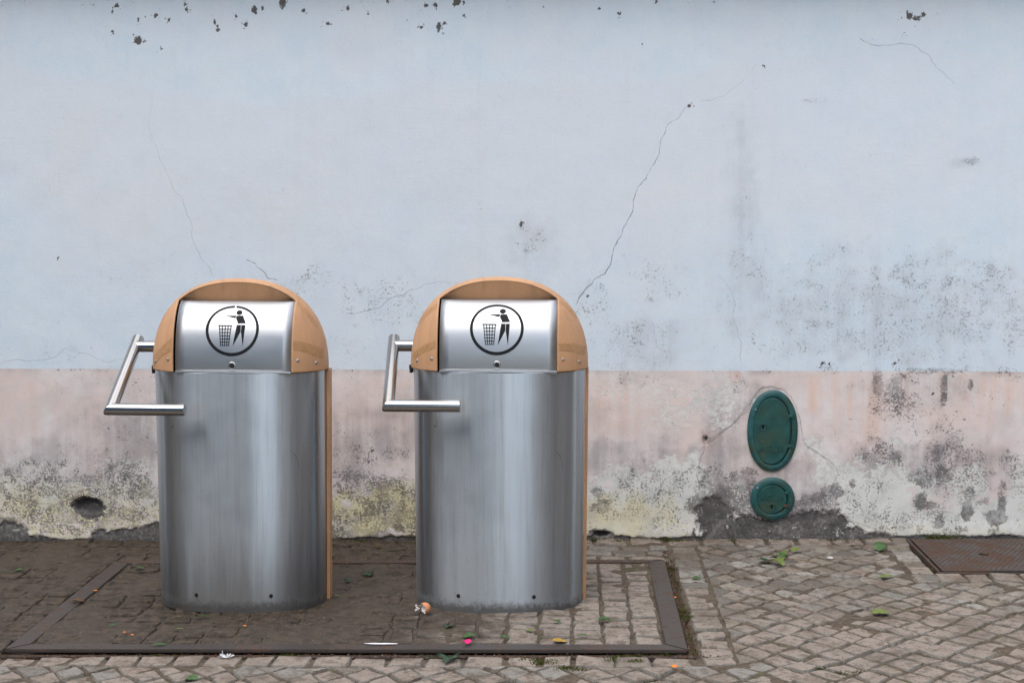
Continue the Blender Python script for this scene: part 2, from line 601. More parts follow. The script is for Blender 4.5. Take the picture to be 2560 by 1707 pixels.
def mat_tape():
    n = NB('old_adhesive_tape')
    P = n.obj
    c = n.mix(n.ss(n.noise(P, 55, 5, 0.7), 0.35, 0.65), (0.36, 0.195, 0.085), (0.44, 0.245, 0.12))
    c = n.mix(n.ss(n.noise(P, 300, 2), 0.62, 0.72, 0, 0.8), c, (0.22, 0.11, 0.04))
    n.set(Base_Color=c, Roughness=0.5, Normal=n.bump(n.noise(P, 150, 4), 0.5, 0.002))
    return n.mat


def mat_rust(name, rusty):
    n = NB(name)
    P = n.pos
    a = n.noise(P, 11, 5, 0.65)
    b_ = n.noise(P, 90, 4, 0.7)
    rf = n.ss(n.m('ADD', n.m('MULTIPLY', a, 0.7), n.m('MULTIPLY', b_, 0.3)), 0.62 - 0.3 * rusty, 0.74 - 0.3 * rusty)
    c = n.mix(rf, n.mix(b_, (0.042, 0.035, 0.032), (0.10, 0.082, 0.074)), n.mix(b_, (0.042, 0.025, 0.018), (0.098, 0.052, 0.034)))
    mud = n.ss(n.noise(P, 16, 5, 0.7), 0.48, 0.66, 0, 0.45)
    c = n.mix(mud, c, (0.075, 0.056, 0.042))
    n.set(Base_Color=c, Metallic=n.ss(rf, 0, 1, 0.4, 0.0), Roughness=n.ss(rf, 0, 1, 0.42, 0.85))
    n.set(Normal=n.bump(n.m('ADD', b_, n.noise(P, 300, 2)), 0.5, 0.002))
    return n.mat


def mat_green(frame=False):
    n = NB('green_cast_iron_frame' if frame else 'green_cast_iron')
    P = n.obj
    a = n.noise(P, 24, 5, 0.65)
    c = n.mix(n.ss(a, 0.3, 0.7), *(((0.006, 0.055, 0.058), (0.014, 0.095, 0.10)) if frame else ((0.004, 0.046, 0.043), (0.009, 0.078, 0.070))))
    c = n.mix(n.ss(n.noise(P, 9, 3), 0.45, 0.65, 0, 0.85), c, (0.026, 0.056, 0.036))
    c = n.mix(n.ss(n.noise(P, 75, 5, 0.75), 0.58, 0.70, 0, 0.65), c, (0.07, 0.13, 0.135))
    c = n.mix(n.ss(n.noise(P, 42, 4, 0.7), 0.62, 0.72, 0, 0.6), c, (0.06, 0.038, 0.025))
    n.set(Base_Color=c, Roughness=n.ss(a, 0.3, 0.7, 0.35, 0.6), Normal=n.bump(n.noise(P, 160, 3), 0.25, 0.002))
    return n.mat


def mat_plain(name, col, rough=0.6, metal=0.0, var=0.35, scale=60, spec=0.4):
    n = NB(name)
    c = n.mix(n.ss(n.noise(n.obj, scale, 4, 0.65), 0.3, 0.7), tuple(v * (1 - var) for v in col), tuple(min(1, v * (1 + var * 0.6)) for v in col))
    n.set(Base_Color=c, Roughness=rough, Metallic=metal)
    n.p.inputs['Specular IOR Level'].default_value = spec
    return n.mat


def mat_leaf(name, col, back):
    n = NB(name)
    P = n.obj
    x, y, z = n.sep(P)
    c = n.mix(n.ss(n.noise(P, 90, 4, 0.65), 0.3, 0.7), tuple(v * 0.65 for v in col), col)
    vein = n.ss(n.m('ABSOLUTE', y), 0.0016, 0.0004)
    c = n.mix(n.m('MULTIPLY', vein, 0.6), c, back)
    n.set(Base_Color=c, Roughness=0.42)
    n.set(Normal=n.bump(n.noise(P, 140, 3), 0.3, 0.002))
    return n.mat


M = dict(
    upper=mat_wall(False), lower=mat_wall(True), stone=mat_stone(), soil=mat_soil(), street=mat_street(),
    body1=mat_steel('body_steel_grimy', 0.33, 0.95, dirt=0.75, streaks=True),
    body2=mat_steel('body_steel', 0.33, 0.95, dirt=0.30, streaks=True),
    tube=mat_steel('tube_steel', 0.20, 0.5, base=(0.44, 0.435, 0.43)),
    flap=mat_flap(), hood=mat_hood(), tape=mat_tape(),
    bar=mat_rust('dark_worn_steel', 0.36), bar_rust=mat_rust('rusted_steel', 0.62), plate=mat_rust('rusty_iron', 0.62),
    green=mat_green(), green_frame=mat_green(True),
    black=mat_plain('black_void', (0.006, 0.006, 0.006), 0.9, spec=0.1),
    print=mat_plain('black_print', (0.011, 0.012, 0.015), 0.55, var=0.2, spec=0.15),
    zinc=mat_plain('zinc_screw', (0.5, 0.5, 0.5), 0.35, 1.0),
    grime=mat_plain('bolt_grime', (0.03, 0.026, 0.024), 0.6, 0.5),
    moss=mat_plain('moss', (0.075, 0.085, 0.022), 0.95, var=0.6, scale=200, spec=0.1),
    concrete=mat_plain('eave_plaster', (0.42, 0.42, 0.43), 0.9, spec=0.1),
    shell_out=mat_plain('eggshell_brown', (0.66, 0.27, 0.12), 0.5, var=0.15),
    shell_in=mat_plain('eggshell_white', (0.80, 0.74, 0.74), 0.6, var=0.05),
    petal=mat_plain('pink_petal', (0.72, 0.012, 0.17), 0.5, var=0.3),
    paper=mat_plain('white_paper', (0.76, 0.76, 0.78), 0.7, var=0.08),
    orange=mat_plain('orange_petal', (0.75, 0.22, 0.03), 0.6, var=0.2),
    leaf_dark=mat_leaf('leaf_dark_green', (0.018, 0.052, 0.020), (0.05, 0.10, 0.045)),
    leaf_green=mat_leaf('leaf_green', (0.045, 0.115, 0.024), (0.10, 0.18, 0.06)),
    leaf_lime=mat_leaf('leaf_yellow_green', (0.145, 0.20, 0.038), (0.22, 0.26, 0.09)),
    leaf_yellow=mat_leaf('leaf_yellow', (0.46, 0.27, 0.045), (0.5, 0.34, 0.1)),
    leaf_brown=mat_leaf('leaf_brown', (0.13, 0.065, 0.025), (0.18, 0.10, 0.05)),
    twig=mat_plain('twig_bark', (0.17, 0.115, 0.05), 0.8),
)
# ================================================================== WALL
WALL_TOP = 2.50


def zb(x):
    return 0.7475 + 0.0022 * x


CRACKS = [  # points on the 2352 px print, width in mm, end width in mm
    ([(352, 205), (348, 245), (340, 282), (352, 325), (370, 375), (395, 430), (420, 455), (427, 480), (440, 540), (455, 580), (470, 605), (490, 640)], 0.55, 0.8),
    ([(1605, 232), (1583, 243), (1530, 295), (1515, 340), (1495, 385), (1465, 430), (1455, 460), (1440, 510), (1425, 545), (1405, 600), (1390, 630), (1350, 660), (1320, 708)], 0.9, 3.2),
    ([(1970, 85), (2025, 105), (2065, 100), (2110, 110), (2150, 155), (2200, 200)], 1.3, 0.8),
    ([(1740, 145), (1665, 220), (1605, 232)], 0.6, 0.8),
    ([(565, 597), (600, 620), (615, 640), (640, 646)], 2.2, 1.8),
    ([(1060, 645), (1000, 650), (950, 665), (900, 685), (840, 715), (790, 720)], 0.7, 1.4),
    ([(0, 830), (60, 830), (110, 825), (150, 800), (200, 812), (245, 832), (285, 823), (330, 822)], 0.9, 0.7),
    ([(1593, -10), (1593, 60)], 0.7, 0.5),
    ([(1645, 625), (1690, 700), (1695, 770), (1703, 835)], 0.7, 0.9),
    ([(1838, 965), (1842, 990), (1850, 1022), (1900, 1055), (1925, 1090), (1915, 1118), (1945, 1140)], 1.5, 1.0),
    ([(1760, 893), (1735, 905), (1725, 930), (1700, 955), (1680, 980), (1640, 1000), (1618, 1024), (1607, 1058), (1600, 1090), (1606, 1112)], 1.2, 1.5),
    ([(1735, 905), (1750, 893), (1775, 888), (1805, 897), (1828, 930), (1840, 985)], 1.6, 1.2),
    ([(855, 1025), (847, 1045), (845, 1068)], 4.0, 2.0),
    ([(1603, 1180), (1612, 1205), (1600, 1238)], 5.0, 5.0),
    ([(1940, 1190), (1975, 1216), (2005, 1222), (2045, 1226)], 2.0, 2.5),
]
SPOTS = [(215, 12, 7), (270, 15, 10), (318, 45, 9), (358, 36, 6), (388, 46, 6), (425, 12, 6), (428, 22, 6), (493, 50, 10), (541, 37, 6), (582, 22, 12),
         (565, 57, 6), (651, 4, 11), (697, 25, 6), (754, 55, 9), (800, 20, 9), (846, 33, 6), (890, 3, 6), (935, 47, 5), (978, 14, 8), (1000, 12, 6), (1009, 60, 13),
         (1050, 5, 9), (316, 95, 12), (371, 113, 6), (259, 73, 5), (500, 70, 5), (1065, 36, 4), (968, 63, 5), (1109, 88, 3), (1248, 17, 4), (1376, 20, 4),
         (1424, 33, 6), (1475, 102, 3), (1508, 4, 4), (1640, 5, 4), (2088, 38, 15), (2103, 44, 14), (2122, 30, 4), (2153, 30, 3), (2078, 77, 4), (1755, 153, 4),
         (1583, 243, 6), (133, 593, 5), (1197, 517, 7), (1190, 560, 4), (1725, 940, 5), (1622, 1008, 5), (1618, 1020, 4), (1350, 680, 4), (2142, 905, 3),
         (1760, 905, 4), (2055, 834, 8), (1890, 834, 7), (1905, 835, 6), (1980, 838, 6), (855, 1035, 6), (848, 1060, 5)]
# mould: x, y, rx, ry, strength (print pixels)
MOLD = [(1225, 545, 36, 55, .33), (1703, 480, 22, 110, .24), (1700, 590, 40, 60, .27), (2120, 650, 120, 45, .38), (2290, 670, 80, 60, .36), (2050, 700, 330, 130, .34),
        (1900, 640, 60, 30, .30), (1350, 700, 60, 60, .30), (1510, 640, 90, 70, .30), (880, 690, 110, 70, .34), (730, 640, 60, 40, .32), (1250, 760, 90, 60, .3),
        (1450, 780, 120, 70, .3), (2330, 730, 60, 80, .4), (300, 640, 200, 60, .2), (800, 780, 70, 70, .28), (2228, 370, 24, 10, .5), (1870, 232, 30, 8, .4),
        (1840, 700, 160, 140, .26), (100, 815, 140, 30, .25), (1980, 790, 380, 50, .3), (680, 660, 40, 20, .4),
        # lower band
        (180, 1120, 300, 70, .58), (180, 1180, 300, 60, .58), (320, 1110, 60, 50, .62), (205, 1135, 60, 30, .62), (60, 1100, 60, 30, .4), (310, 990, 90, 60, .34), (330, 900, 60, 60, .32), (200, 1040, 220, 40, .32),
        (850, 1130, 110, 70, .62), (800, 1190, 80, 45, .62), (900, 1200, 80, 40, .60), (860, 1060, 110, 50, .42), (830, 1010, 120, 50, .30), (840, 1225, 140, 14, .7),
        (918, 1180, 9, 9, .95), (916, 1212, 13, 15, 1.0), (1372, 1128, 22, 14, .7), (1380, 1165, 26, 18, .75), (1500, 1120, 120, 50, .46), (1440, 1170, 170, 60, .44), (1520, 1200, 100, 30, .42), (1420, 1080, 90, 40, .3),
        (1560, 1100, 50, 40, .45), (1640, 1110, 50, 45, .72), (1700, 1110, 50, 40, .70), (1640, 1160, 60, 40, .80), (1715, 1085, 18, 18, .85), (1700, 1150, 100, 50, .66), (1830, 1170, 80, 36, .66), (1600, 1170, 14, 14, .8),
        (1910, 1135, 28, 24, .74), (1958, 1110, 8, 14, .8), (1890, 1160, 40, 30, .7), (2014, 880, 12, 36, .74), (2057, 890, 20, 40, .70), (2040, 930, 60, 50, .52),
        (2168, 900, 8, 46, .80), (2229, 882, 6, 14, .85), (2060, 1050, 18, 30, .70), (2030, 1040, 60, 40, .5), (2142, 1040, 30, 34, .66), (2165, 1086, 22, 22, .72),
        (2112, 1095, 34, 24, .70), (2110, 1150, 26, 24, .86), (2130, 1160, 22, 14, .8), (2222, 1178, 11, 26, 1.0), (2228, 1130, 12, 18, .8), (2285, 1190, 26, 15, .98), (2300, 1162, 9, 26, .95),
        (2300, 1120, 20, 34, .7), (2262, 1150, 18, 12, .75), (2158, 1200, 14, 20, .86), (2100, 1200, 120, 50, .48), (2200, 1090, 130, 70, .50), (2330, 1090, 40, 60, .5),
        (1990, 1130, 70, 60, .38), (2290, 1225, 30, 14, .6), (2330, 1245, 18, 14, .9), (2190, 1215, 60, 14, .5), (2000, 980, 60, 60, .3), (2100, 960, 90, 100, .36),
        (2170, 1020, 60, 80, .42), (1700, 885, 20, 30, .4), (2320, 860, 30, 20, .4), (1900, 850, 40, 12, .4), (2150, 852, 60, 9, .55), (1500, 870, 100, 16, .3),
        (60, 1120, 120, 14, .3), (20, 1195, 40, 12, .9)]
GREY = [(280, 1010, 120, 80, .6), (330, 1030, 80, 80, .6), (150, 1075, 260, 70, .55), (860, 1010, 110, 80, .6), (820, 1060, 90, 60, .65), (180, 1130, 280, 60, .3), (1400, 1050, 110, 50, .6), (1540, 1060, 70, 60, .75),
        (1480, 1000, 120, 60, .25), (1690, 1010, 90, 110, .75), (1790, 1100, 120, 70, .7), (1760, 1150, 150, 50, .8), (1720, 1000, 70, 90, .5), (1680, 1070, 90, 50, .7), (1800, 1110, 120, 40, .3), (2060, 1080, 120, 60, .75), (2150, 1070, 100, 60, .8), (2250, 1080, 80, 60, .6),
        (1700, 520, 30, 200, .34), (1705, 640, 60, 90, .3), (1500, 800, 80, 60, .35), (2050, 720, 250, 110, .35), (1230, 560, 50, 60, .25), (2215, 375, 30, 10, .3), (1690, 890, 30, 40, .5),
        (1340, 960, 90, 40, .3), (2100, 890, 120, 30, .4), (900, 960, 60, 50, .4), (500, 820, 140, 40, .2)]
LIME = [(150, 1150, 330, 80, .60), (60, 1100, 200, 50, .48), (300, 1090, 120, 40, .5), (850, 1180, 140, 75, .74), (900, 1130, 80, 40, .62), (1440, 1160, 150, 75, .9), (1560, 1120, 70, 90, .85),
        (1400, 1215, 120, 30, .95), (2030, 1150, 110, 90, .85), (2100, 1215, 200, 40, .92), (2290, 1200, 120, 60, .9), (2230, 1130, 60, 60, .6), (1960, 1110, 60, 60, .6), (2340, 1120, 40, 60, .6),
        (1560, 960, 70, 40, .45), (1500, 900, 160, 40, .38), (1640, 930, 80, 60, .5), (2060, 1015, 20, 12, .7), (1870, 1030, 30, 30, .5), (2200, 880, 60, 40, .35), (1905, 1080, 30, 40, .55)]
YEL = [(200, 1190, 300, 70, .9), (870, 1180, 160, 70, 1.0), (1400, 1195, 140, 50, .75), (1520, 1215, 90, 25, .5), (2260, 1235, 160, 22, .35), (2060, 1220, 120, 20, .3), (60, 1150, 100, 60, .6)]
BARE = [(205, 1166, 40, 25, 1.0), (1680, 1222, 85, 44, .92), (1790, 1222, 100, 40, .92), (1880, 1210, 66, 44, .95), (1955, 1226, 40, 16, .95), (2010, 1232, 40, 10, .95), (1640, 1200, 40, 50, .9),
        (15, 1225, 55, 30, 1.05), (75, 1246, 50, 18, 1.0), (300, 1232, 80, 20, .95), (350, 1222, 26, 26, .95), (1383, 1226, 26, 11, 1.1), (1372, 1222, 22, 7, .9), (2140, 1234, 40, 7, .8), (180, 1250, 90, 8, .9)]
WARM = [(1880, 900, 60, 50, .9), (2000, 950, 120, 80, .7), (1450, 950, 120, 60, .5), (2080, 880, 120, 40, .5), (1770, 1050, 80, 60, .4), (2280, 920, 60, 80, .6), (100, 950, 160, 80, .3), (860, 930, 80, 60, .3), (1685, 860, 20, 14, .9), (1625, 1010, 26, 26, .9)]
TINT_EDGE = [(-200, 140), (0, 140), (250, 190), (430, 212), (620, 235), (800, 215), (1000, 192), (1300, 190), (1600, 155), (1900, 112), (2200, 100), (2352, 160), (2600, 170)]


def splat(X, Z, items, soft=1.0):
    """max of elliptical bumps; x, y, rx, ry on the print"""
    r = np.zeros_like(X)
    k = 0.00188
    for (px, py, rx, ry, s) in items:
        cx, cz = wd(px, py)
        ax, az = rx * k * 1.35, ry * k * 1.35
        msk = (np.abs(X - cx) < ax * 1.7) & (np.abs(Z - cz) < az * 1.7)
        if not msk.any():
            continue
        d = np.sqrt(((X[msk] - cx) / ax) ** 2 + ((Z[msk] - cz) / az) ** 2)
        wob = (fbm(X[msk], Z[msk], 22, 4, 31) - .5) * 0.9 + (fbm(X[msk], Z[msk], 6, 2, 37) - .5) * 0.5
        v = s * (1 - sstep(0.35, 1.2, d + wob * soft))
        r[msk] = np.maximum(r[msk], v)
    return r


def crack_fields(X, Z):
    D = np.full(X.shape, 0.05)
    W = np.zeros(X.shape)
    rr = random.Random(3)
    for pts, w0, w1 in CRACKS:
        P = [np.array(wd(*p)) for p in pts]
        for it in range(3):                       # wander
            Q = [P[0]]
            for a, b in zip(P, P[1:]):
                L = np.linalg.norm(b - a)
                if L > 0.012:
                    nrm = np.array([-(b - a)[1], (b - a)[0]]) / L
                    Q.append((a + b) / 2 + nrm * rr.uniform(-.12, .12) * L)
                Q.append(b)
            P = Q
        P = np.array(P)
        mg = 0.03
        sel = (X > P[:, 0].min() - mg) & (X < P[:, 0].max() + mg) & (Z > P[:, 1].min() - mg) & (Z < P[:, 1].max() + mg)
        if not sel.any():
            continue
        xs, zs = X[sel], Z[sel]
        best, sgn, tt, inside = np.full(xs.shape, 9.), np.ones(xs.shape), np.zeros(xs.shape), np.zeros(xs.shape, bool)
        for k, (a, b) in enumerate(zip(P, P[1:])):
            d = b - a
            L2 = d @ d
            t = ((xs - a[0]) * d[0] + (zs - a[1]) * d[1]) / L2
            tc = np.clip(t, 0, 1)
            dist = np.hypot(xs - a[0] - tc * d[0], zs - a[1] - tc * d[1])
            cr = np.sign(d[0] * (zs - a[1]) - d[1] * (xs - a[0]))
            up = dist < best
            best = np.where(up, dist, best)
            sgn = np.where(up, cr, sgn)
            tt = np.where(up, (k + tc) / (len(P) - 1), tt)
            first, last = k == 0, k == len(P) - 2
            ok = (t >= 0 if first else True) & (t <= 1 if last else True)
            inside = np.where(up, ok, inside)
        w = (w0 + (w1 - w0) * tt) * 0.0008 * (best < 0.02) * inside
        w = w * sstep(0, .04, tt) * sstep(0, .04, 1 - tt) if w0 < 2 else w
        old = np.abs(D[sel])
        use = (best < old) & (w > 0)
        D[sel] = np.where(use, best * sgn, D[sel])
        W[sel] = np.where(use, w, W[sel])
    return D, W


def wall_piece(name, rows, lower, mat, parent):
    """rows(x) -> heights for one column"""
    xs = np.concatenate([np.arange(-9, -2.9, .3), np.arange(-2.75, 2.2, .0055), np.arange(2.35, 9.1, .3)])
    t = np.linspace(0, 1, rows)
    X, T = np.meshgrid(xs, t)
    if lower:
        Z = -0.16 + T * (zb(X) + 0.16)
    else:
        Z = zb(X) + T * (WALL_TOP - zb(X))
    x, z = X.ravel(), Z.ravel()
    mold = splat(x, z, MOLD)
    grey = splat(x, z, GREY)
    lime = splat(x, z, LIME)
    yel = splat(x, z, YEL)
    bare = splat(x, z, BARE, 0.55)
    warm = splat(x, z, WARM)
    sr_ = random.Random(19)
    sp_items = []
    for a, b, r in SPOTS:
        sp_items.append((a, b, r * .62 * sr_.uniform(.7, 1.2), r * .62 * sr_.uniform(.7, 1.3), 1.0))
        for _ in range(7):
            an, ds = sr_.uniform(0, 6.28), r * sr_.uniform(.5, 1.9)
            q = r * sr_.uniform(.12, .34)
            sp_items.append((a + ds * math.cos(an), b + ds * math.sin(an), q, q * sr_.uniform(.8, 1.6), sr_.uniform(.6, .95)))
    spot = splat(x, z, sp_items, 1.6)
    foot = z - gz(x)
    if lower:
        # damp foot of the wall: everything gets worse towards the paving
        n1 = fbm(x, z, 7, 4, 5)
        lime = np.maximum(lime, (1 - sstep(.10, .34, foot + (n1 - .5) * .25)) * .5 * (1 - sstep(.75, .9, x) * (1 - sstep(.9, 1.2, x))))
        mold = np.maximum(mold, (1 - sstep(.0, .40, foot + (n1 - .5) * .2)) * .34)
        mold = np.maximum(mold, 0.14 + 0.1 * fbm(x, z, 3, 3, 8))
        bare = np.maximum(bare, (1 - sstep(-.01, .016, foot + (fbm(x, z, 14, 3, 9) - .5) * .03)) * .9)
        edge = np.exp(-((zb(x) - z) / .02) ** 2)
        grey = np.maximum(grey, edge * .5 * sstep(.4, .7, fbm(x, z, 6, 3, 12)))
        mold = np.maximum(mold, edge * .42 * sstep(.45, .65, fbm(x, z, 5, 3, 13)))
        tint = np.zeros_like(x)
    else:
        ex = np.array([wd(a, b) for a, b in TINT_EDGE])
        eb = np.interp(x, ex[:, 0], ex[:, 1]) + (fbm(x, z, 4, 3, 21) - .5) * .05
        d = eb - z
        tint = sstep(-.01, .05, d) * (1 - sstep(.45, .85, d + (fbm(x, z, 2, 3, 22) - .5) * .5))
        tint = tint * (0.35 + 0.65 * fbm(x, z, 1.3, 3, 23) * 1.5) * (1 - .45 * sstep(.2, 1.4, x))
        tint = np.clip(tint, 0, 1) * .85
        mold = np.maximum(mold, .06 + .07 * fbm(x, z, 2, 3, 24) + .10 * (1 - sstep(0, .6, z - zb(x))))
        mold = np.maximum(mold, .25 * sstep(2.22, 2.38, z))
        edge = np.exp(-((z - zb(x)) / .02) ** 2)
        mold = np.maximum(mold, edge * .40 * sstep(.5, .7, fbm(x, z, 5, 3, 14)))
    D, Wd = crack_fields(x, z)
    # relief of the plaster
    y = np.full_like(x, WY)
    y += (fbm(x, z, 1.6, 3, 41) - .5) * .010 + (fbm(x, z, 9, 3, 42) - .5) * (.0035 if lower else .0022)
    if lower:
        bb = sstep(.4, .62, bare + (fbm(x, z, 70, 3, 43) - .5) * .6)
        y += bb * (.004 + .005 * fbm(x, z, 40, 3, 44))
        ll = sstep(.44, .56, lime + (fbm(x, z, 60, 3, 45) - .5) * .9)
        y += ll * .0004
        for (px, py, rx, ry, dep) in ((205, 1163, 36, 19, .030), (1383, 1226, 22, 9, .05), (1621, 1012, 7, 12, .014)):
            cx, cz = wd(px, py)
            k = .00188
            dd = np.sqrt(((x - cx) / (rx * k)) ** 2 + ((z - cz) / (ry * k)) ** 2) + (fbm(x, z, 30, 3, 46) - .5) * .7
            y += dep * (1 - sstep(.6, 1.05, dd))
        # mortared patch round the meter covers stands a little proud
        c1 = np.array([wd(*p) for p in [(1612, 1030), (1690, 968), (1750, 890), (1800, 893), (1838, 965), (1850, 1022), (1900, 1055), (1922, 1100), (1940, 1190), (2045, 1226), (2045, 1300), (1600, 1300), (1604, 1110)]])
        ins = np.zeros(x.shape, bool)
        j = len(c1) - 1
        for i in range(len(c1)):
            ci, cj = c1[i], c1[j]
            cond = ((ci[1] > z) != (cj[1] > z)) & (x < (cj[0] - ci[0]) * (z - ci[1]) / (cj[1] - ci[1] + 1e-9) + ci[0])
            ins ^= cond
            j = i
        y += ins * .0025
        yb = sstep(0, .08, foot)
        y -= (1 - yb) * .006
    nx = len(xs)
    idx = np.arange(len(x)).reshape(rows, nx)
    q = np.stack([idx[:-1, :-1], idx[:-1, 1:], idx[1:, 1:], idx[1:, :-1]], -1).reshape(-1, 4)
    me = bpy.data.meshes.new(name)
    me.vertices.add(len(x))
    me.vertices.foreach_set('co', np.stack([x, y, z], -1).ravel())
    me.loops.add(q.size)
    me.loops.foreach_set('vertex_index', q.ravel())
    me.polygons.add(len(q))
    me.polygons.foreach_set('loop_start', np.arange(0, q.size, 4))
    me.polygons.foreach_set('use_smooth', np.ones(len(q), bool))
    me.update(calc_edges=True)
    for nm, arr in (('mask_a', (mold, bare, lime, grey)), ('mask_b', (tint, spot, warm, yel))):
        at = me.attributes.new(nm, 'FLOAT_COLOR', 'POINT')
        at.data.foreach_set('color', np.stack(arr, -1).astype(np.float32).ravel())
    for nm, arr in (('crack', D), ('crack_width', Wd)):
        at = me.attributes.new(nm, 'FLOAT', 'POINT')
        at.data.foreach_set('value', arr.astype(np.float32))
    me.validate()
    return link(name, me, mat, parent)


house_wall = empty('house_wall', (0, 0, 0), 'weathered plaster wall painted pale blue above and pink below, standing behind the bins', 'wall')
wall_piece('lower_band', 166, True, M['lower'], house_wall)['label'] = 'pink lower band of the wall with flaking mouldy foot'
wall_piece('upper_band', 330, False, M['upper'], house_wall)['label'] = 'pale blue upper part of the wall with fine cracks'
# plastered eave just above the frame and the rest of the house behind it
bm = bmesh.new()
prof = [(WY + .02, 2.49), (WY - .04, 2.492), (WY - .07, 2.52), (WY - .08, 2.56), (WY - .20, 2.58), (WY - .20, 2.66), (WY + .02, 2.70)]
va = [bm.verts.new((-9, y, z)) for y, z in prof]
vb = [bm.verts.new((9, y, z)) for y, z in prof]
for i in range(len(prof) - 1):
    bm.faces.new((va[i], va[i + 1], vb[i + 1], vb[i]))
from_bm('eave', bm, M['concrete'], house_wall)
bm = bmesh.new()
add_box(bm, (0, 2.1, 1.2), (18, 4.0, 2.7))
from_bm('house_body', bm, M['concrete'], house_wall)

# unseen houses, added and shaped for the bands they mirror in the bin steel
def reflection_house(x0, x1, y, depth, h, mat, roof_h, wins, wmat):
    root = bpy.data.objects.new('reflection_house', None)
    root.location = ((x0 + x1) / 2, y, 0)
    COL.objects.link(root)
    root['kind'] = 'structure'
    w = x1 - x0
    bm = bmesh.new()
    add_box(bm, (0, -depth / 2, h / 2 - .2), (w, depth, h + .4))
    from_bm('wall', bm, mat, root)
    bm = bmesh.new()
    a = [(-w / 2 - .3, .35, h), (w / 2 + .3, .35, h), (w / 2 + .3, -depth / 2, h + roof_h), (-w / 2 - .3, -depth / 2, h + roof_h), (w / 2 + .3, -depth - .35, h), (-w / 2 - .3, -depth - .35, h)]
    v = [bm.verts.new(p) for p in a]
    for f in ((0, 1, 2, 3), (3, 2, 4, 5), (0, 3, 5), (1, 4, 2), (0, 5, 4, 1)):
        bm.faces.new([v[i] for i in f])
    from_bm('roof', bm, M['roof'], root)
    for (wx, wz, ww, wh) in wins:
        bm = bmesh.new()
        add_box(bm, (wx, .01, wz), (ww, .06, wh))
        from_bm('window' if wz > 1.3 else 'door', bm, wmat, root)
    return root


M['house_grey'] = mat_plain('blue_grey_render', (0.06, 0.15, 0.26), 0.9, var=.15, scale=1.5)
M['house_beige'] = mat_plain('beige_render', (0.46, 0.38, 0.30), 0.9, var=.15, scale=1.5)
M['house_brown'] = mat_plain('brown_stone', (0.13, 0.082, 0.052), 0.9, var=.3, scale=2)
M['roof'] = mat_plain('clay_tiles', (0.25, 0.10, 0.06), 0.85, var=.3, scale=6)
M['glass'] = mat_plain('dark_window', (0.02, 0.022, 0.025), 0.15, var=.1)
reflection_house(-13.5, -1.3, -12.0, 7, 9.5, M['house_grey'], 1.8, [(-4, 4, 1, 1.4), (-1, 4, 1, 1.4), (2.5, 4, 1, 1.4), (-4, 1.6, 1, 1.3), (.5, 1.05, 1.1, 2.1), (3.5, 1.6, 1, 1.3)], M['glass'])
reflection_house(5.6, 9.4, -12.5, 7, 6.4, M['house_beige'], 1.8, [(-1.1, 4, .9, 1.4), (1.1, 4, .9, 1.4), (0, 1.05, 1.1, 2.1)], M['glass'])
_brown = reflection_house(10.0, 24.0, -8.5, 7, 11.0, M['house_brown'], 1.8, [(-5, 4.5, 1, 1.5), (-1.5, 4.5, 1, 1.5), (1.5, 4.5, 1, 1.5), (0, 1.05, 1.1, 2.1)], M['glass'])
def reflection_strips(root, xs, h, mat):  # pale uprights added to show as vertical bands in the mirroring steel
    for x in xs:
        bm = bmesh.new()
        add_box(bm, (x, .05, h / 2), (.55, .12, h))
        from_bm('reflection_strip', bm, mat, root)


reflection_strips(_brown, (-6.2, -3.3, .9, 4.2), 10.6, M['house_beige'])
reflection_house(14.5, 20.0, -1.0, 5, 10.0, M['house_brown'], 1.8, [], M['glass'])
reflection_house(-24, -15.5, -10, 7, 8.0, M['house_beige'], 1.8, [(-2, 4.2, 1, 1.5), (2, 4.2, 1, 1.5)], M['glass'])
reflection_house(-15.0, -10.5, -0.6, 4.6, 11.0, M['house_brown'], 1.8, [], M['glass'])

# ================================================================== PAVING
FX0, FX1, FY0, FY1 = -1.919, 0.395, -1.610, -0.432      # the platform
LEDGE = 0.022
STONES = []          # (owner, polygon, height)


def clip(poly, a, b, c):
    """keep a*x+b*y >= c"""
    out = []
    for i in range(len(poly)):
        p, q = poly[i], poly[(i + 1) % len(poly)]
        dp, dq = a * p[0] + b * p[1] - c, a * q[0] + b * q[1] - c
        if dp >= 0:
            out.append(p)
        if dp * dq < 0:
            t = dp / (dp - dq)
            out.append((p[0] + (q[0] - p[0]) * t, p[1] + (q[1] - p[1]) * t))
    return out


def area(poly):
    return 0.5 * abs(sum(poly[i][0] * poly[(i + 1) % len(poly)][1] - poly[(i + 1) % len(poly)][0] * poly[i][1] for i in range(len(poly))))


def course(x0, x1, y0, y1, along='x', size=(.085, .125), owner='pave', rr=random.Random(5), jit=.006):
    """one straight row of setts filling a strip"""
    L0, L1 = (x0, x1) if along == 'x' else (y0, y1)
    t = L0
    while t < L1 - .02:
        s = rr.uniform(*size)
        e = min(t + s, L1)
        if L1 - e < size[0] * .6:
            e = L1
        j = lambda: rr.uniform(-jit, jit)
        if along == 'x':
            poly = [(t + j(), y0 + j()), (e + j(), y0 + j()), (e + j(), y1 + j()), (t + j(), y1 + j())]
        else:
            poly = [(x0 + j(), t + j()), (x1 + j(), t + j()), (x1 + j(), e + j()), (x0 + j(), e + j())]
        STONES.append((owner, poly))
        t = e


rr = random.Random(11)
# platform inlay: columns of setts running away from the viewer
IX0, IX1, IY0, IY1 = FX0 + .075, FX1 - .075, FY0 + .064, FY1 - .055
x = IX1
first = True
while x > IX0 + .05:
    w = rr.uniform(.088, .118)
    xn = max(IX0, x - w)
    if xn - IX0 < .05:
        xn = IX0
    course(xn, x, IY0, IY1, 'y', (.062, .098), 'platform', rr, .007)
    x = xn
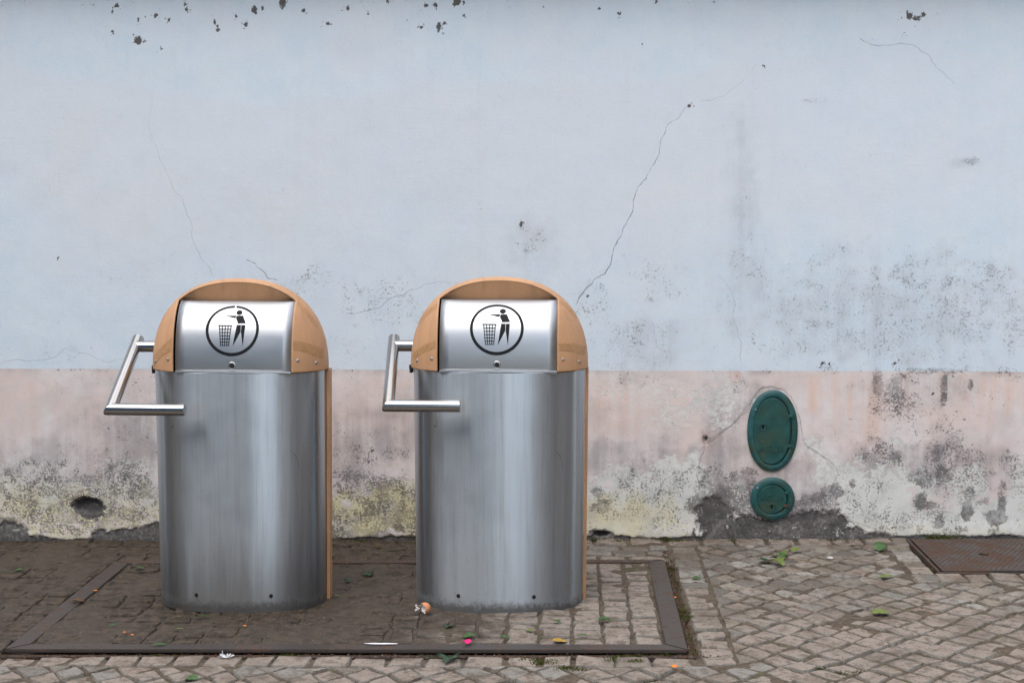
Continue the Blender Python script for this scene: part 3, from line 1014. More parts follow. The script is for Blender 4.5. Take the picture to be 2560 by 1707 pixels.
# straight border rows
COLX0, COLX1 = FX1 + LEDGE + .018, FX1 + LEDGE + .132
ROWY1, ROWY0 = FY0 - LEDGE - .010, FY0 - LEDGE - .108
course(COLX0, COLX1, ROWY0, -0.16, 'y', (.07, .105), 'pave', rr)
course(-3.4, COLX0 - .004, ROWY0, ROWY1, 'x', (.10, .135), 'pave', rr)
course(-3.4, 1.49, -0.145, WY + .01, 'x', (.12, .165), 'pave', rr)
yy = -0.15
while yy > FY1 + .03:
    h = rr.uniform(.075, .092)
    yn = max(yy - h, FY1 + .008)
    if yn - FY1 < .05:
        yn = FY1 + .008
    course(FX0 - .3 + rr.uniform(-.05, .05), COLX0 - .004, yn, yy, 'x', (.10, .155), 'pave', rr)
    yy = yn
    if yn <= FY1 + .01:
        break
# left of the platform: rough straight courses
x = FX0 - .012
while x > -3.4:
    w = rr.uniform(.095, .125)
    course(x - w, x, ROWY1, FY1 if x > FX0 - .35 else -0.15, 'y', (.075, .12), 'pave', rr, .008)
    x -= w
# diagonal field to the right and in front
PX0, PX1, PY0, PY1 = 1.475, 2.5, -0.60, -0.07            # the iron cover
course(PX0 - .115, PX0 - .008, -0.72, -0.15, 'y', (.08, .12), 'pave', rr)
course(PX0 - .115, 3.2, -0.735, PY0 - .012, 'x', (.085, .125), 'pave', rr)
ang = R(42)
ca, sa = math.cos(ang), math.sin(ang)
S1, S2 = 0.091, 0.098
offs = {}


def lat(i, j):
    if (i, j) not in offs:
        offs[(i, j)] = (rr.uniform(-.012, .012), rr.uniform(-.012, .012))
    o = offs[(i, j)]
    u, v = i * S1 + o[0], j * S2 + o[1]
    u += .006 * math.sin(v * 3.1 + 1) + .02 * math.sin(v * .9)
    v += .006 * math.sin(u * 2.7) + .02 * math.sin(u * 1.1 + 2)
    return u * ca - v * sa, u * sa + v * ca


for i in range(-45, 46):
    for j in range(-45, 46):
        poly = [lat(i, j), lat(i + 1, j), lat(i + 1, j + 1), lat(i, j + 1)]
        cx, cy = sum(p[0] for p in poly) / 4, sum(p[1] for p in poly) / 4
        if cx < -3.4 or cx > 3.0 or cy < -2.75 or cy > -0.10:
            continue
        if cx > COLX1 and cy > ROWY0:
            poly = clip(poly, 1, 0, COLX1 + .002)
            poly = clip(poly, 0, -1, .148)
            if cx > PX0 - .11:
                poly = clip(poly, 0, -1, .738)
            elif cy > -.735:
                poly = clip(poly, -1, 0, -(PX0 - .118))
        elif cy < ROWY0 + .02 or cx > COLX1:
            if cx < COLX1 + .05:
                poly = clip(poly, 0, -1, -(ROWY0 - .002))
        else:
            continue
        if len(poly) >= 3 and area(poly) > .0016:
            STONES.append(('pave', poly))


def stone_geo(poly, z, r, sunk=0.0):
    """irregular sett: worn top, rounded shoulders; returns verts, faces around its own centre"""
    n0 = len(poly)
    c = np.mean(poly, axis=0)
    gap = r.uniform(.0025, .007)
    P = []
    for k in range(n0):
        a, b = np.array(poly[k]), np.array(poly[(k + 1) % n0])
        e = b - a
        L = np.hypot(*e)
        P.append(a + (c - a) * r.uniform(.0, .09))
        if L > .05:
            nrm = np.array([e[1], -e[0]]) / L
            P.append((a + b) / 2 + e * r.uniform(-.12, .12) + nrm * r.uniform(-.004, .003))
    P = np.array(P)
    d = P - c
    ln = np.maximum(np.hypot(d[:, 0], d[:, 1]), 1e-4)
    P = c + d * (1 - gap / ln)[:, None]
    n = len(P)
    tx, ty = r.uniform(-.06, .06), r.uniform(-.06, .06)
    h = r.uniform(-.004, .003) - sunk
    V, Fc = [], []
    sc = np.array([r.uniform(.84, .97) for _ in range(n)])
    for k in range(n):
        V.append((P[k, 0] - c[0], P[k, 1] - c[1], -.035))
    for k in range(n):
        V.append((P[k, 0] - c[0], P[k, 1] - c[1], -.007 + h + r.uniform(-.002, .002)))
    for k in range(n):
        q = (P[k] - c) * sc[k]
        V.append((q[0], q[1], h - .0005 + q[0] * tx + q[1] * ty + r.uniform(-.0014, .0014)))
    V.append((r.uniform(-.01, .01), r.uniform(-.01, .01), h + r.uniform(-.001, .0022)))
    for k in range(n):
        k2 = (k + 1) % n
        Fc.append((k, k2, n + k2, n + k))
        Fc.append((n + k, n + k2, 2 * n + k2, 2 * n + k))
        Fc.append((2 * n + k, 2 * n + k2, 3 * n))
    return V, Fc, (c[0], c[1], z)


def ccw(poly):
    s = sum(poly[i][0] * poly[(i + 1) % len(poly)][1] - poly[(i + 1) % len(poly)][0] * poly[i][1] for i in range(len(poly)))
    return poly if s > 0 else poly[::-1]


def px_size(c, a):
    v = np.array(c) - CAM
    d = v @ FWD
    u, w = v @ RT / d * F, v @ UP / d * F
    if abs(u) > 1330 or abs(w) > 900 or d < 1:
        return 0
    return a * F * F / d ** 2 * abs(w / F - .1)


# bed of the pavement: one sheet to the horizon, fine under the stones
def grid_mesh(name, xs, ys, zf, mat, parent=None):
    X, Y = np.meshgrid(xs, ys)
    x, y = X.ravel(), Y.ravel()
    v = np.stack([x, y, zf(x, y)], -1)
    idx = np.arange(len(x)).reshape(len(ys), len(xs))
    q = np.stack([idx[:-1, :-1], idx[:-1, 1:], idx[1:, 1:], idx[1:, :-1]], -1).reshape(-1, 4)
    return pydata(name, v.tolist(), q.tolist(), mat, parent, True)


def bed_z(x, y):
    z = G * np.clip(x, -12, 12) + PAVE - .0068 + (fbm(x, y, 14, 3, 51) - .5) * .012 + (fbm(x, y, 4, 2, 52) - .5) * .012
    left = sstep(-1.2, -2.2, x) * sstep(-1.7, -1.6, y)
    z += left * .003
    inn = sstep(FX0 - .04, FX0 - .01, x) * (1 - sstep(FX1 + .01, FX1 + .04, x)) * sstep(FY0 - .04, FY0 - .01, y) * (1 - sstep(FY1 + .01, FY1 + .03, y))
    z -= inn * .05
    cov = sstep(PX0 - .02, PX0, x) * sstep(PY0 - .02, PY0, y)
    z -= cov * .03
    far = np.maximum(sstep(3.0, 3.2, np.abs(x + .2)), sstep(-2.7, -2.8, y))
    return z + far * .008


pavement = grid_mesh('pavement', np.concatenate([[-60, -30, -15, -8, -5], np.arange(-3.6, 3.3, .02), [5, 8, 15, 30, 60]]),
                     np.concatenate([[-60, -30, -15, -8, -5, -3.6], np.arange(-2.9, .05, .02), [.3, 1.0]]), bed_z, M['soil'])
# unseen asphalt roadway behind the camera, added to darken what the bin steel mirrors
M['asphalt'] = mat_plain('asphalt', (0.045, 0.047, 0.05), 0.8, var=.3, scale=120)
unseen_road = grid_mesh('unseen_road', np.array([-60., -30, -12, -6, 0, 6, 12, 30, 60]), np.array([-11.5, -8, -5, -3.3]), lambda x, y: G * np.clip(x, -12, 12) + PAVE + .004, M['asphalt'])
unseen_road['kind'] = 'structure'
pavement['kind'] = 'structure'
pavement['label'] = 'cobbled pavement of grey granite setts'
# cobbles farther off read as a surface only
me = pavement.data
me.materials.append(M['street'])
for p in me.polygons:
    if abs(p.center.x + .2) > 3.1 or p.center.y < -2.75:
        p.material_index = 1

platform = empty('bin_platform', ((FX0 + FX1) / 2, (FY0 + FY1) / 2, 0), 'rusty steel framed rectangular platform inlaid with dirty setts, both bins standing on it', 'platform')
platform_loc = Vector(platform.location)


def inlay_z(x, y):
    z = G * x - .0085 + (fbm(x, y, 16, 3, 61) - .5) * .010 + (fbm(x, y, 5, 2, 64) - .5) * .020
    return z + sstep(.1, -.9, x + (fbm(x, y, 3, 3, 62) - .5) * .8) * .0055


o = grid_mesh('mortar_bed', np.arange(IX0 - .01, IX1 + .012, .012), np.arange(IY0 - .01, IY1 + .012, .012), inlay_z, M['soil'], platform)
o.location = -platform_loc

def edge_sharp(o, lens):
    """crisp arris round the top of each stone"""
    me = o.data
    top = np.zeros(len(me.vertices), bool)
    b = 0
    for L in lens:
        n = (L - 1) // 3
        top[b + 2 * n:b + 3 * n] = True
        b += L
    ev = np.empty(len(me.edges) * 2, np.int32)
    me.edges.foreach_get('vertices', ev)
    ev = ev.reshape(-1, 2)
    at = me.attributes.new('sharp_edge', 'BOOLEAN', 'EDGE')
    at.data.foreach_set('value', top[ev[:, 0]] & top[ev[:, 1]])
    return o


recs = []
sr = random.Random(21)
for owner, poly in STONES:
    poly = ccw(poly)
    c = np.mean(poly, axis=0)
    z = gz(c[0]) + (PAVE if owner == 'pave' else 0.001)
    V, Fc, loc = stone_geo(poly, z, sr, .002 if (owner == 'platform' and c[0] < -.6) else 0)
    recs.append([px_size((loc[0], loc[1], loc[2]), area(poly)), owner, V, Fc, loc])
for owner, parent, base in (('pave', pavement, Vector((0, 0, 0))), ('platform', platform, platform_loc)):
    lst = sorted([r for r in recs if r[1] == owner], key=lambda r: -r[0])
    for k, (s, _, V, Fc, loc) in enumerate(lst[:296]):
        if s <= 0 and owner == 'pave':
            continue
        o = edge_sharp(pydata('cobblestone', V, Fc, M['stone'], parent, True), [len(V)])
        o.location = Vector(loc) - base
    rest = [r for k, r in enumerate(lst) if k >= 296 or (r[0] <= 0 and owner == 'pave')]
    if rest:
        VV, FF, LN = [], [], []
        for s, _, V, Fc, loc in rest:
            LN.append(len(V))
            b0 = len(VV)
            VV += [(v[0] + loc[0] - base.x, v[1] + loc[1] - base.y, v[2] + loc[2] - base.z) for v in V]
            FF += [tuple(i + b0 for i in f) for f in Fc]
        o = edge_sharp(pydata('cobblestone_field', VV, FF, M['stone'], parent, True), LN)
        o['kind'] = 'stuff'

# steel frame of the platform: four mitred bars with a rolled front lip
T = .0025


def bar(pts, mat, thick=.013, lip=None, label=None):
    """pts: plan outline (ccw); top follows the slope of the street"""
    bm = bmesh.new()
    top = [bm.verts.new((p[0] - platform_loc.x, p[1] - platform_loc.y, gz(p[0]) + T)) for p in pts]
    bm.faces.new(top)
    r = bmesh.ops.extrude_face_region(bm, geom=bm.faces[:])
    for v in [g for g in r['geom'] if isinstance(g, bmesh.types.BMVert)]:
        v.co.z -= thick
    bmesh.ops.bevel(bm, geom=bm.edges[:], offset=.003, segments=2, affect='EDGES')
    o = from_bm('frame_bar', bm, mat, platform)
    sharp(o, 50)
    if label:
        o['label'] = label
    return o


wF, wS, wB = .062, .072, .052
bar([(FX0, FY0), (FX1, FY0), (FX1 - wS, FY0 + wF), (FX0 + wS, FY0 + wF)], M['bar'], label='dark front bar of the platform frame')
bar([(FX1 + .0005, FY0 + .0015), (FX1 + .0005, FY1), (FX1 - wS + .0015, FY1 - wB), (FX1 - wS + .0015, FY0 + wF)], M['bar'], label='worn dark bar with rusty edges on the open side of the platform')
bar([(FX1 - .001, FY1 + .001), (FX0 + .001, FY1 + .001), (FX0 + wS, FY1 - wB + .001), (FX1 - wS, FY1 - wB + .001)], M['bar_rust'], label='rusty back bar of the platform frame')
bar([(FX0 - .0005, FY1 - .0015), (FX0 - .0005, FY0 + .0015), (FX0 + wS - .0015, FY0 + wF), (FX0 + wS - .0015, FY1 - wB)], M['bar'], label='wet black bar of the platform frame beside the grimy bin')
# fixed angle iron let into the paving round the lid
for pts in ([(FX0 - .02, FY0 - LEDGE - .006), (FX1 + LEDGE, FY0 - LEDGE - .006), (FX1 + LEDGE, FY0 - .004), (FX0 - .02, FY0 - .004)],
            [(FX1 + .006, FY0 - .003), (FX1 + LEDGE - .004, FY0 - .003), (FX1 + LEDGE - .004, FY1), (FX1 + .006, FY1)]):
    bm = bmesh.new()
    top = [bm.verts.new((p[0], p[1], gz(p[0]) + PAVE - .005)) for p in pts]
    bm.faces.new(top)
    r = bmesh.ops.extrude_face_region(bm, geom=bm.faces[:])
    for v in [g for g in r['geom'] if isinstance(g, bmesh.types.BMVert)]:
        v.co.z -= .02
    from_bm('angle_iron', bm, M['bar_rust'], pavement)
# ================================================================== LITTER BINS
BW, BA = 0.313, 0.178          # body half width, sag of the curved front
HW, HA, HH = 0.329, 0.190, 0.330   # hood half width, front depth, height
ZR = 0.887                     # rim of the hood above the foot
ZT = 0.880                     # top of the steel body
XF, YV, ZV = 0.218, -0.050, 0.2515   # opening half width, visor plane, lower edge of the visor above the rim
NX = 2.3


def hood_pt(x, th, out=0.0, ext=0.0):
    """point on the hood: x across, th 0 at the front rim, 90 deg on the crest"""
    q = min(1.0, abs(x / (HW + out)) ** NX)
    Rr = 1 - q
    y = -(HA + out) * math.sqrt(Rr) * math.cos(th)
    z = (HH + out) * (Rr * math.sin(th) ** 2) ** (1 / NX)
    return Vector((x, y, ZR + z))


def flap_pt(x, s, out=0.0):
    """flap surface by arc length s up from its lower edge"""
    th = flap_th(s)
    k = .994
    Rr = 1 - (XF / HW) ** NX
    ay, az = HA * math.sqrt(Rr) * k, HH * Rr ** (1 / NX) * k
    y, z = -ay * math.cos(th), az * math.sin(th) ** (2 / NX)
    y2, z2 = -ay * math.cos(th + .01), az * math.sin(th + .01) ** (2 / NX)
    nrm = Vector((0, -(z2 - z), (y2 - y))).normalized()
    if nrm.y > 0:
        nrm = -nrm
    return Vector((x, y, ZR + z)) + nrm * out


_fl_t = np.linspace(0.0005, math.pi / 2, 900)
_k = .994
_Rr = 1 - (XF / HW) ** NX
_fy, _fz = -HA * math.sqrt(_Rr) * _k * np.cos(_fl_t), HH * _Rr ** (1 / NX) * _k * np.sin(_fl_t) ** (2 / NX)
_fs = np.concatenate([[0], np.cumsum(np.hypot(np.diff(_fy), np.diff(_fz)))])


def flap_th(s):
    return float(np.interp(s, _fs, _fl_t))


FLAP_TOP_S = float(np.interp(ZV + .001, _fz, _fs))
EMB_S = float(np.interp(.150, _fz, _fs))


def body_curve(n=64, w=BW, a=BA, e=2.35):
    pts = []
    for k in range(n + 1):
        ph = -math.pi / 2 + math.pi * k / n
        s, c = math.sin(ph), math.cos(ph)
        pts.append((w * math.copysign(abs(s) ** (2 / e), s), -a * abs(c) ** (2 / e)))
    return pts


def uv_fill(o, fn):
    me = o.data
    uv = me.uv_layers.new(name='UVMap')
    for l in me.loops:
        uv.data[l.index].uv = fn(me.vertices[l.vertex_index].co)


def make_body(parent, mat):
    bm = bmesh.new()
    zs = [-.006, .0, .03, .1, .2, .35, .5, .65, .8, .86, ZT - .003, ZT]
    rows = []
    for z in zs:
        f = 1 + .018 * (z / ZT)
        rows.append([bm.verts.new((x * f, y, z)) for x, y in [(-BW, .02)] + body_curve() + [(BW, .02)]])
    inner = [bm.verts.new((x * 1.018 * .985, y * .93, ZT - .001)) for x, y in [(-BW, .02)] + body_curve() + [(BW, .02)]]
    rows.append(inner)
    for r0, r1 in zip(rows, rows[1:]):
        for k in range(len(r0) - 1):
            bm.faces.new((r0[k], r0[k + 1], r1[k + 1], r1[k]))
    o = from_bm('body', bm, mat, parent, recalc=False)
    sharp(o, 50)
    uv_fill(o, lambda c: (c.z, math.atan2(c.x, .1 - c.y)))
    return o


def make_hood(parent):
    bm = bmesh.new()
    nt, nv = 44, 14
    full = [HW * math.sin(-math.pi / 2 + math.pi * k / (2 * nt)) for k in range(2 * nt + 1)]
    left = [x for x in full if x < -XF] + [-XF]
    midx = [-XF] + [x for x in full if -XF < x < XF] + [XF]
    right = [XF] + [x for x in full if x > XF]

    def th_v(x):
        Rr = 1 - abs(x / HW) ** NX
        return math.acos(min(1, -YV / (HA * math.sqrt(max(Rr, 1e-9))))) if HA * math.sqrt(max(Rr, 1e-9)) > -YV else 0

    def strip(xs, t0f):
        cols = []
        for x in xs:
            c = []
            if t0f is None:
                p = hood_pt(x, 0)
                c.append(bm.verts.new((p.x, p.y, p.z - .005)))
                c += [bm.verts.new(hood_pt(x, TX * k / 26)) for k in range(26)]
            t0 = TX if t0f is None else t0f(x)
            c += [bm.verts.new(hood_pt(x, t0 + (math.pi / 2 - t0) * k / nv)) for k in range(nv + 1)]
            cols.append(c)
        for c0, c1 in zip(cols, cols[1:]):
            for k in range(len(c0) - 1):
                bm.faces.new((c0[k], c1[k], c1[k + 1], c0[k + 1]))
        return cols
    TX = th_v(XF)
    strip(left, None)
    strip(midx, th_v)
    strip(right, None)
    # back of the hood: a shallower round
    cols = []
    for x in full:
        c = []
        for k in range(13):
            p = hood_pt(x, math.pi / 2 * (1 - k / 12))
            c.append(bm.verts.new((p.x, -p.y * .62, p.z)))
        p = hood_pt(x, 0)
        c.append(bm.verts.new((p.x, -p.y * .62, p.z - .005)))
        cols.append(c)
    for c0, c1 in zip(cols, cols[1:]):
        for k in range(13):
            bm.faces.new((c0[k], c1[k], c1[k + 1], c0[k + 1]))
    bmesh.ops.remove_doubles(bm, verts=bm.verts[:], dist=1e-5)
    o = from_bm('hood', bm, M['hood'], parent)
    sharp(o, 40)
    sm = o.modifiers.new('thick', 'SOLIDIFY')
    sm.thickness = .005
    sm.offset = -1
    # the upright face over the flap
    bm = bmesh.new()
    n = 40
    xs = [-XF + 2 * XF * k / n for k in range(n + 1)]
    lo = [bm.verts.new((x, YV + .016, ZR + ZV)) for x in xs]
    up = []
    for x in xs:
        p = hood_pt(x, th_v(x))
        up.append(bm.verts.new((x, YV + .001, max(p.z - .0015, ZR + ZV + .0005))))
    back = [bm.verts.new((x, YV + .04, ZR + ZV + .002)) for x in xs]
    for k in range(n):
        bm.faces.new((lo[k], lo[k + 1], up[k + 1], up[k]))
        bm.faces.new((back[k], back[k + 1], lo[k + 1], lo[k]))
    o2 = from_bm('visor', bm, M['hood'], parent, recalc=False)
    sharp(o2, 40)
    # drum behind the flap, coloured black for the unlit inside
    bm = bmesh.new()
    a0 = [(YV * .3, ZR + ZV - .010), (-.105, ZR + .16), (-.128, ZR + .05), (-.130, ZR - .012), (.03, ZR - .012), (.03, ZR + ZV - .012)]
    va = [bm.verts.new((-XF - .006, y, z)) for y, z in a0]
    vb = [bm.verts.new((XF + .006, y, z)) for y, z in a0]
    for k in range(6):
        bm.faces.new((va[k], va[(k + 1) % 6], vb[(k + 1) % 6], vb[k]))
    bm.faces.new(va)
    bm.faces.new(vb)
    from_bm('drum', bm, M['black'], parent)


def make_flap(parent, xl, xr):
    bm = bmesh.new()
    ns, nx = 40, 12
    g = [[bm.verts.new(flap_pt(xl + (xr - xl) * i / nx, FLAP_TOP_S * k / ns)) for i in range(nx + 1)] for k in range(ns + 1)]
    # turned edges
    for k in range(ns):
        for i in range(nx):
            bm.faces.new((g[k][i], g[k][i + 1], g[k + 1][i + 1], g[k + 1][i]))
    o = from_bm('flap', bm, M['flap'], parent, recalc=False)
    sharp(o, 50)
    uv_fill(o, lambda c: (c.x, c.z + .5 * c.y))
    sm = o.modifiers.new('thick', 'SOLIDIFY')
    sm.thickness = .003
    sm.offset = -1
    # folded lower flange
    bm = bmesh.new()
    y0 = flap_pt(0, 0.0).y
    add_box(bm, ((xl + xr) / 2, y0 - .003, ZR - .004), (xr - xl, .016, .010), .0015)
    add_box(bm, ((xl + xr) / 2, y0 + .004, ZR - .0105), (xr - xl - .004, .012, .006), .001)
    fo = sharp(from_bm('flange', bm, M['flap'], o))
    uv_fill(fo, lambda c: (c.x + .03 * c.y, c.z + .5 * c.y))
    return o


def emblem(flap, cx, gap=None):
    """throw-it-in-the-basket pictogram printed on the curved flap; drawing units: ring radius 260"""
    U = .0975 / 260
    bm = bmesh.new()

    def poly(pts):
        bm.faces.new([bm.verts.new((x, -y, 0)) for x, y in pts])
    n = 96
    ro = [bm.verts.new((260 * math.cos(2 * math.pi * k / n), 260 * math.sin(2 * math.pi * k / n), 0)) for k in range(n)]
    ri = []
    for k in range(n):
        a = 2 * math.pi * k / n
        t = 27 - 5 * math.sin(a)
        ri.append(bm.verts.new(((260 - t) * math.cos(a), (260 - t) * math.sin(a), 0)))
    for k in range(n):
        if k != gap:
            bm.faces.new((ro[k], ro[(k + 1) % n], ri[(k + 1) % n], ri[k]))
    poly([(54 + 30 * math.cos(2 * math.pi * k / 28), -180 + 27 * math.sin(2 * math.pi * k / 28)) for k in range(28)])
    poly([(-85, -144), (31, -146), (20, -118)])
    poly([(35, -146), (94, -147), (128, -66), (48, -63), (45, -80), (26, -117)])
    poly([(42, -48), (82, -48), (82, 22), (10, 163), (26, 60)])
    poly([(86, -48), (125, -48), (117, 60), (109, 163), (86, 22)])

    def bar_(a, b, w):
        a, b = Vector(a), Vector(b)
        d = (b - a).normalized()
        q = Vector((-d.y, d.x)) * w / 2
        poly([a + q, b + q, b - q, a - q])
    bar_((-140, -40), (-4, -40), 11)
    T0, T1, B0, B1 = -128, -14, -108, -28
    for k in range(5):
        f = k / 4
        bar_((T0 + (T1 - T0) * f, -35), (B0 + (B1 - B0) * f, 156), 8)
    for k in range(1, 7):
        f = k / 6
        y = -35 + 191 * f
        bar_((T0 + (B0 - T0) * f - 3, y), (T1 + (B1 - T1) * f + 3, y), 8)
    for k in range(-26, 27):
        bmesh.ops.bisect_plane(bm, geom=bm.verts[:] + bm.edges[:] + bm.faces[:], plane_co=(0, k * 10 + .37, 0), plane_no=(0, 1, 0))
    lvl = 0
    for v in bm.verts:
        v.co = flap_pt(cx + v.co.x * U, EMB_S + v.co.y * U, .0010)
    o = from_bm('pictogram', bm, M['print'], flap, recalc=False)
    o['label'] = 'black printed emblem of a figure dropping litter in a basket inside a ring'
    return o


def screw(name, parent, p, axis, r, mat, label=None):
    bm = bmesh.new()
    add_lathe(bm, p, axis, [(-.002, r), (.0, r), (r * .35, r * .86), (r * .52, r * .5), (r * .52, r * .34), (r * .2, r * .28), (r * .2, 0)], 16)
    return sharp(from_bm(name, bm, mat, parent), 40)


def hood_xz(x, z, out=0.0):
    """point on the front of the hood at x across and z above the rim"""
    Rr = 1 - abs(x / HW) ** NX
    q = min(1.0, (z / HH) ** NX / max(Rr, 1e-6))
    return hood_pt(x, math.asin(math.sqrt(q)), out)


def tape_strip(parent, a, b, h0, h1):
    """strip of tape on the hood between two (x, z) points with half heights h0, h1"""
    bm = bmesh.new()
    n = 30
    rows = []
    r_ = random.Random(int(abs(a[0]) * 997 + abs(b[1]) * 3100))
    for k in range(n + 1):
        t = k / n
        x = a[0] + (b[0] - a[0]) * t
        z = a[1] + (b[1] - a[1]) * t + .006 * math.sin(t * 3.1)
        h = h0 + (h1 - h0) * t
        rows.append([bm.verts.new(hood_xz(x, max(.002, z + h * (i / 3 - 1) + (r_.uniform(-.0015, .0015) if i in (0, 6) else 0)), .0007)) for i in range(7)])
    for r0, r1 in zip(rows, rows[1:]):
        for i in range(6):
            bm.faces.new((r0[i], r0[i + 1], r1[i + 1], r1[i]))
    o = from_bm('tape', bm, M['tape'], parent, True)
    o['label'] = 'strip of old brown adhesive tape on the hood'
    return o


def make_bin(cx, z0, label, mat, flap_x, arm_x, grip_end, grip_z, tapes, arm_dx=0.0):
    root = empty('litter_bin', (cx, -1.0, z0), label, 'litter bin', 'steel litter bins on the platform')
    root.rotation_euler = (0, R(.25) if mat is M['body1'] else 0, R(.5) if mat is M['body1'] else R(-.4))
    make_body(root, mat)
    make_hood(root)
    fl = make_flap(root, *flap_x)
    emblem(fl, -.002, 23 if mat is M['body1'] else None)
    # lock in the flap
    p = flap_pt(.0, .020)
    q = flap_pt(.0, .020, .01) - p
    bm = bmesh.new()
    add_lathe(bm, p, q, [(-.002, .014), (.002, .014), (.003, .0125), (.003, .0095), (.0005, .009), (.0005, 0)], 24)
    lk = sharp(from_bm('lock', bm, M['zinc'], fl))
    bm = bmesh.new()
    add_lathe(bm, p, q, [(.0006, .0085), (.002, .0082), (.0022, .003), (.001, 0)], 16)
    from_bm('keyhole', bm, M['grime'], lk) if False else from_bm('keyhole', bm, M['grime'], fl)
    # orange back and its flanges
    bm = bmesh.new()
    add_box(bm, (0, .06, ZR / 2 - .004), (2 * BW - .06, .10, ZR - .008), .012, 2)
    sharp(from_bm('back_panel', bm, M['hood'], root))
    for s in (1,):
        bm = bmesh.new()
        f0, f1 = BW + .001, BW * 1.018 + .001
        for y0_, y1_, w in ((.003, .060, .0115),):
            vs = []
            for z, f in ((0, f0), (ZT - .002, f1)):
                for xx, yy in ((f, y0_), (f + w, y0_ + .002), (f + w, y1_), (f, y1_)):
                    vs.append(bm.verts.new((s * xx, yy, z)))
            for k in range(4):
                bm.faces.new((vs[k], vs[(k + 1) % 4], vs[4 + (k + 1) % 4], vs[4 + k]))
            bm.faces.new(vs[:4])
            bm.faces.new(vs[4:])
        st = from_bm('edge_strip', bm, M['hood'], root)
        for k in range(8):
            z = .09 + k * .105
            x = (BW * (1 + .018 * z / ZT) + .0105)
            screw('rivet', st, (s * x, .022, z), (s, -.25, 0), .0052, M['zinc'])
    # screws of the hood
    for x in (-.297, -.238, .238, .297):
        Rr = 1 - abs(x / HW) ** NX
        p = hood_pt(x, R(7))
        screw('screw', root, p, (x * .5, -.3, .02), .0062, M['zinc'])
    for x in (-.142, .135):
        cur = body_curve(400)
        y = min(cur, key=lambda c_: abs(c_[0] - x))[1]
        screw('bolt', root, (x, y, .058), (x * .4, -1, 0), .0075, M['grime'])
    # small hinge bracket at the rim
    bm = bmesh.new()
    add_box(bm, (-HW + .001, -.004, ZR - .016), (.012, .03, .022), .003)
    add_box(bm, (-HW - .003, -.006, ZR - .006), (.008, .014, .016), .002)
    sharp(from_bm('bracket', bm, M['grime'], root))
    # lever handle: axle stub, arm, grip
    rT = .0218
    ax, ay, az = arm_x, .05, .954
    gy, gzz = -.255, grip_z
    d = Vector((arm_dx, gy - ay, gzz - az)).normalized()
    h = bpy.data.objects.new('handle', None)
    h.location = (ax, ay, az)
    h.parent = root
    COL.objects.link(h)
    bm = bmesh.new()
    add_tube(bm, (0.004, 0, 0), (-(ax) - HW + .05, 0, 0), rT * .98, 32, False, True)
    o = sharp(from_bm('axle', bm, M['tube'], h))
    uv_fill(o, lambda c: (c.x + .05 * c.y, c.z + .3 * c.y))
    arm_a, arm_b = d * -.048, Vector((arm_dx, gy - ay, gzz - az))
    bm = bmesh.new()
    add_tube(bm, arm_a, arm_b + d * .030, rT, 36, True, False)
    # mitre with the grip: keep the part behind the diagonal plane
    mn = (d + Vector((1, 0, 0)))
    g_ = bmesh.ops.bisect_plane(bm, geom=bm.verts[:] + bm.edges[:] + bm.faces[:], plane_co=arm_b, plane_no=mn, clear_outer=True)
    o = sharp(from_bm('arm', bm, M['tube'], h))
    uv_fill(o, lambda c: (c.dot(d) + .05 * c.x, c.x + .3 * (c.y * d.z - c.z * d.y)))
    bm = bmesh.new()
    add_tube(bm, arm_b - Vector((.034, 0, 0)), Vector((grip_end - ax, gy - ay, gzz - az)), rT, 36, False, True)
    bmesh.ops.bisect_plane(bm, geom=bm.verts[:] + bm.edges[:] + bm.faces[:], plane_co=arm_b, plane_no=mn, clear_inner=True)
    o = sharp(from_bm('grip', bm, M['tube'], h))
    uv_fill(o, lambda c: (c.x + .05 * c.y, c.z + .3 * c.y))
    for t in tapes:
        tape_strip(root, *t)
    return root


bin1 = make_bin(-1.235, -.012, 'grimy steel bin with orange hood, beside the wet black bar of the platform frame', M['body1'], (-.208, .2165), -.414, -.147, .760,
                [((-.312, .024), (-.222, .095), .016, .022), ((.222, .097), (.319, .055), .017, .017), ((.223, .245), (.295, .155), .008, .008)])
bin2 = make_bin(-.263, -.004, 'cleaner steel bin with orange hood, an eggshell lying at its foot', M['body2'], (-.209, .2165), -.402, -.125, .772,
                [((-.314, .04), (-.224, .092), .012, .013), ((-.295, .165), (-.224, .228), .010, .009), ((.222, .085), (.319, .062), .013, .015), ((.223, .245), (.285, .185), .007, .006)], .021)

# ================================================================== WATER METER COVERS
def ellipse_pt(a, rx, rz, e=2.0):
    c, s = math.cos(a), math.sin(a)
    return rx * math.copysign(abs(c) ** (2 / e), c), rz * math.copysign(abs(s) ** (2 / e), s)


def add_dish(bm, cx, cz, prof, rx, rz, e=2.0, n=72):
    """prof: (inset, y) rings from the outside inwards; last ring is filled"""
    secs = []
    for ins, y in prof:
        secs.append([bm.verts.new((cx + ellipse_pt(2 * math.pi * k / n, rx - ins, rz - ins, e)[0], y, cz + ellipse_pt(2 * math.pi * k / n, rx - ins, rz - ins, e)[1])) for k in range(n)])
    for s0, s1 in zip(secs, secs[1:]):
        for k in range(n):
            bm.faces.new((s0[k], s0[(k + 1) % n], s1[(k + 1) % n], s1[k]))
    bm.faces.new(secs[-1])


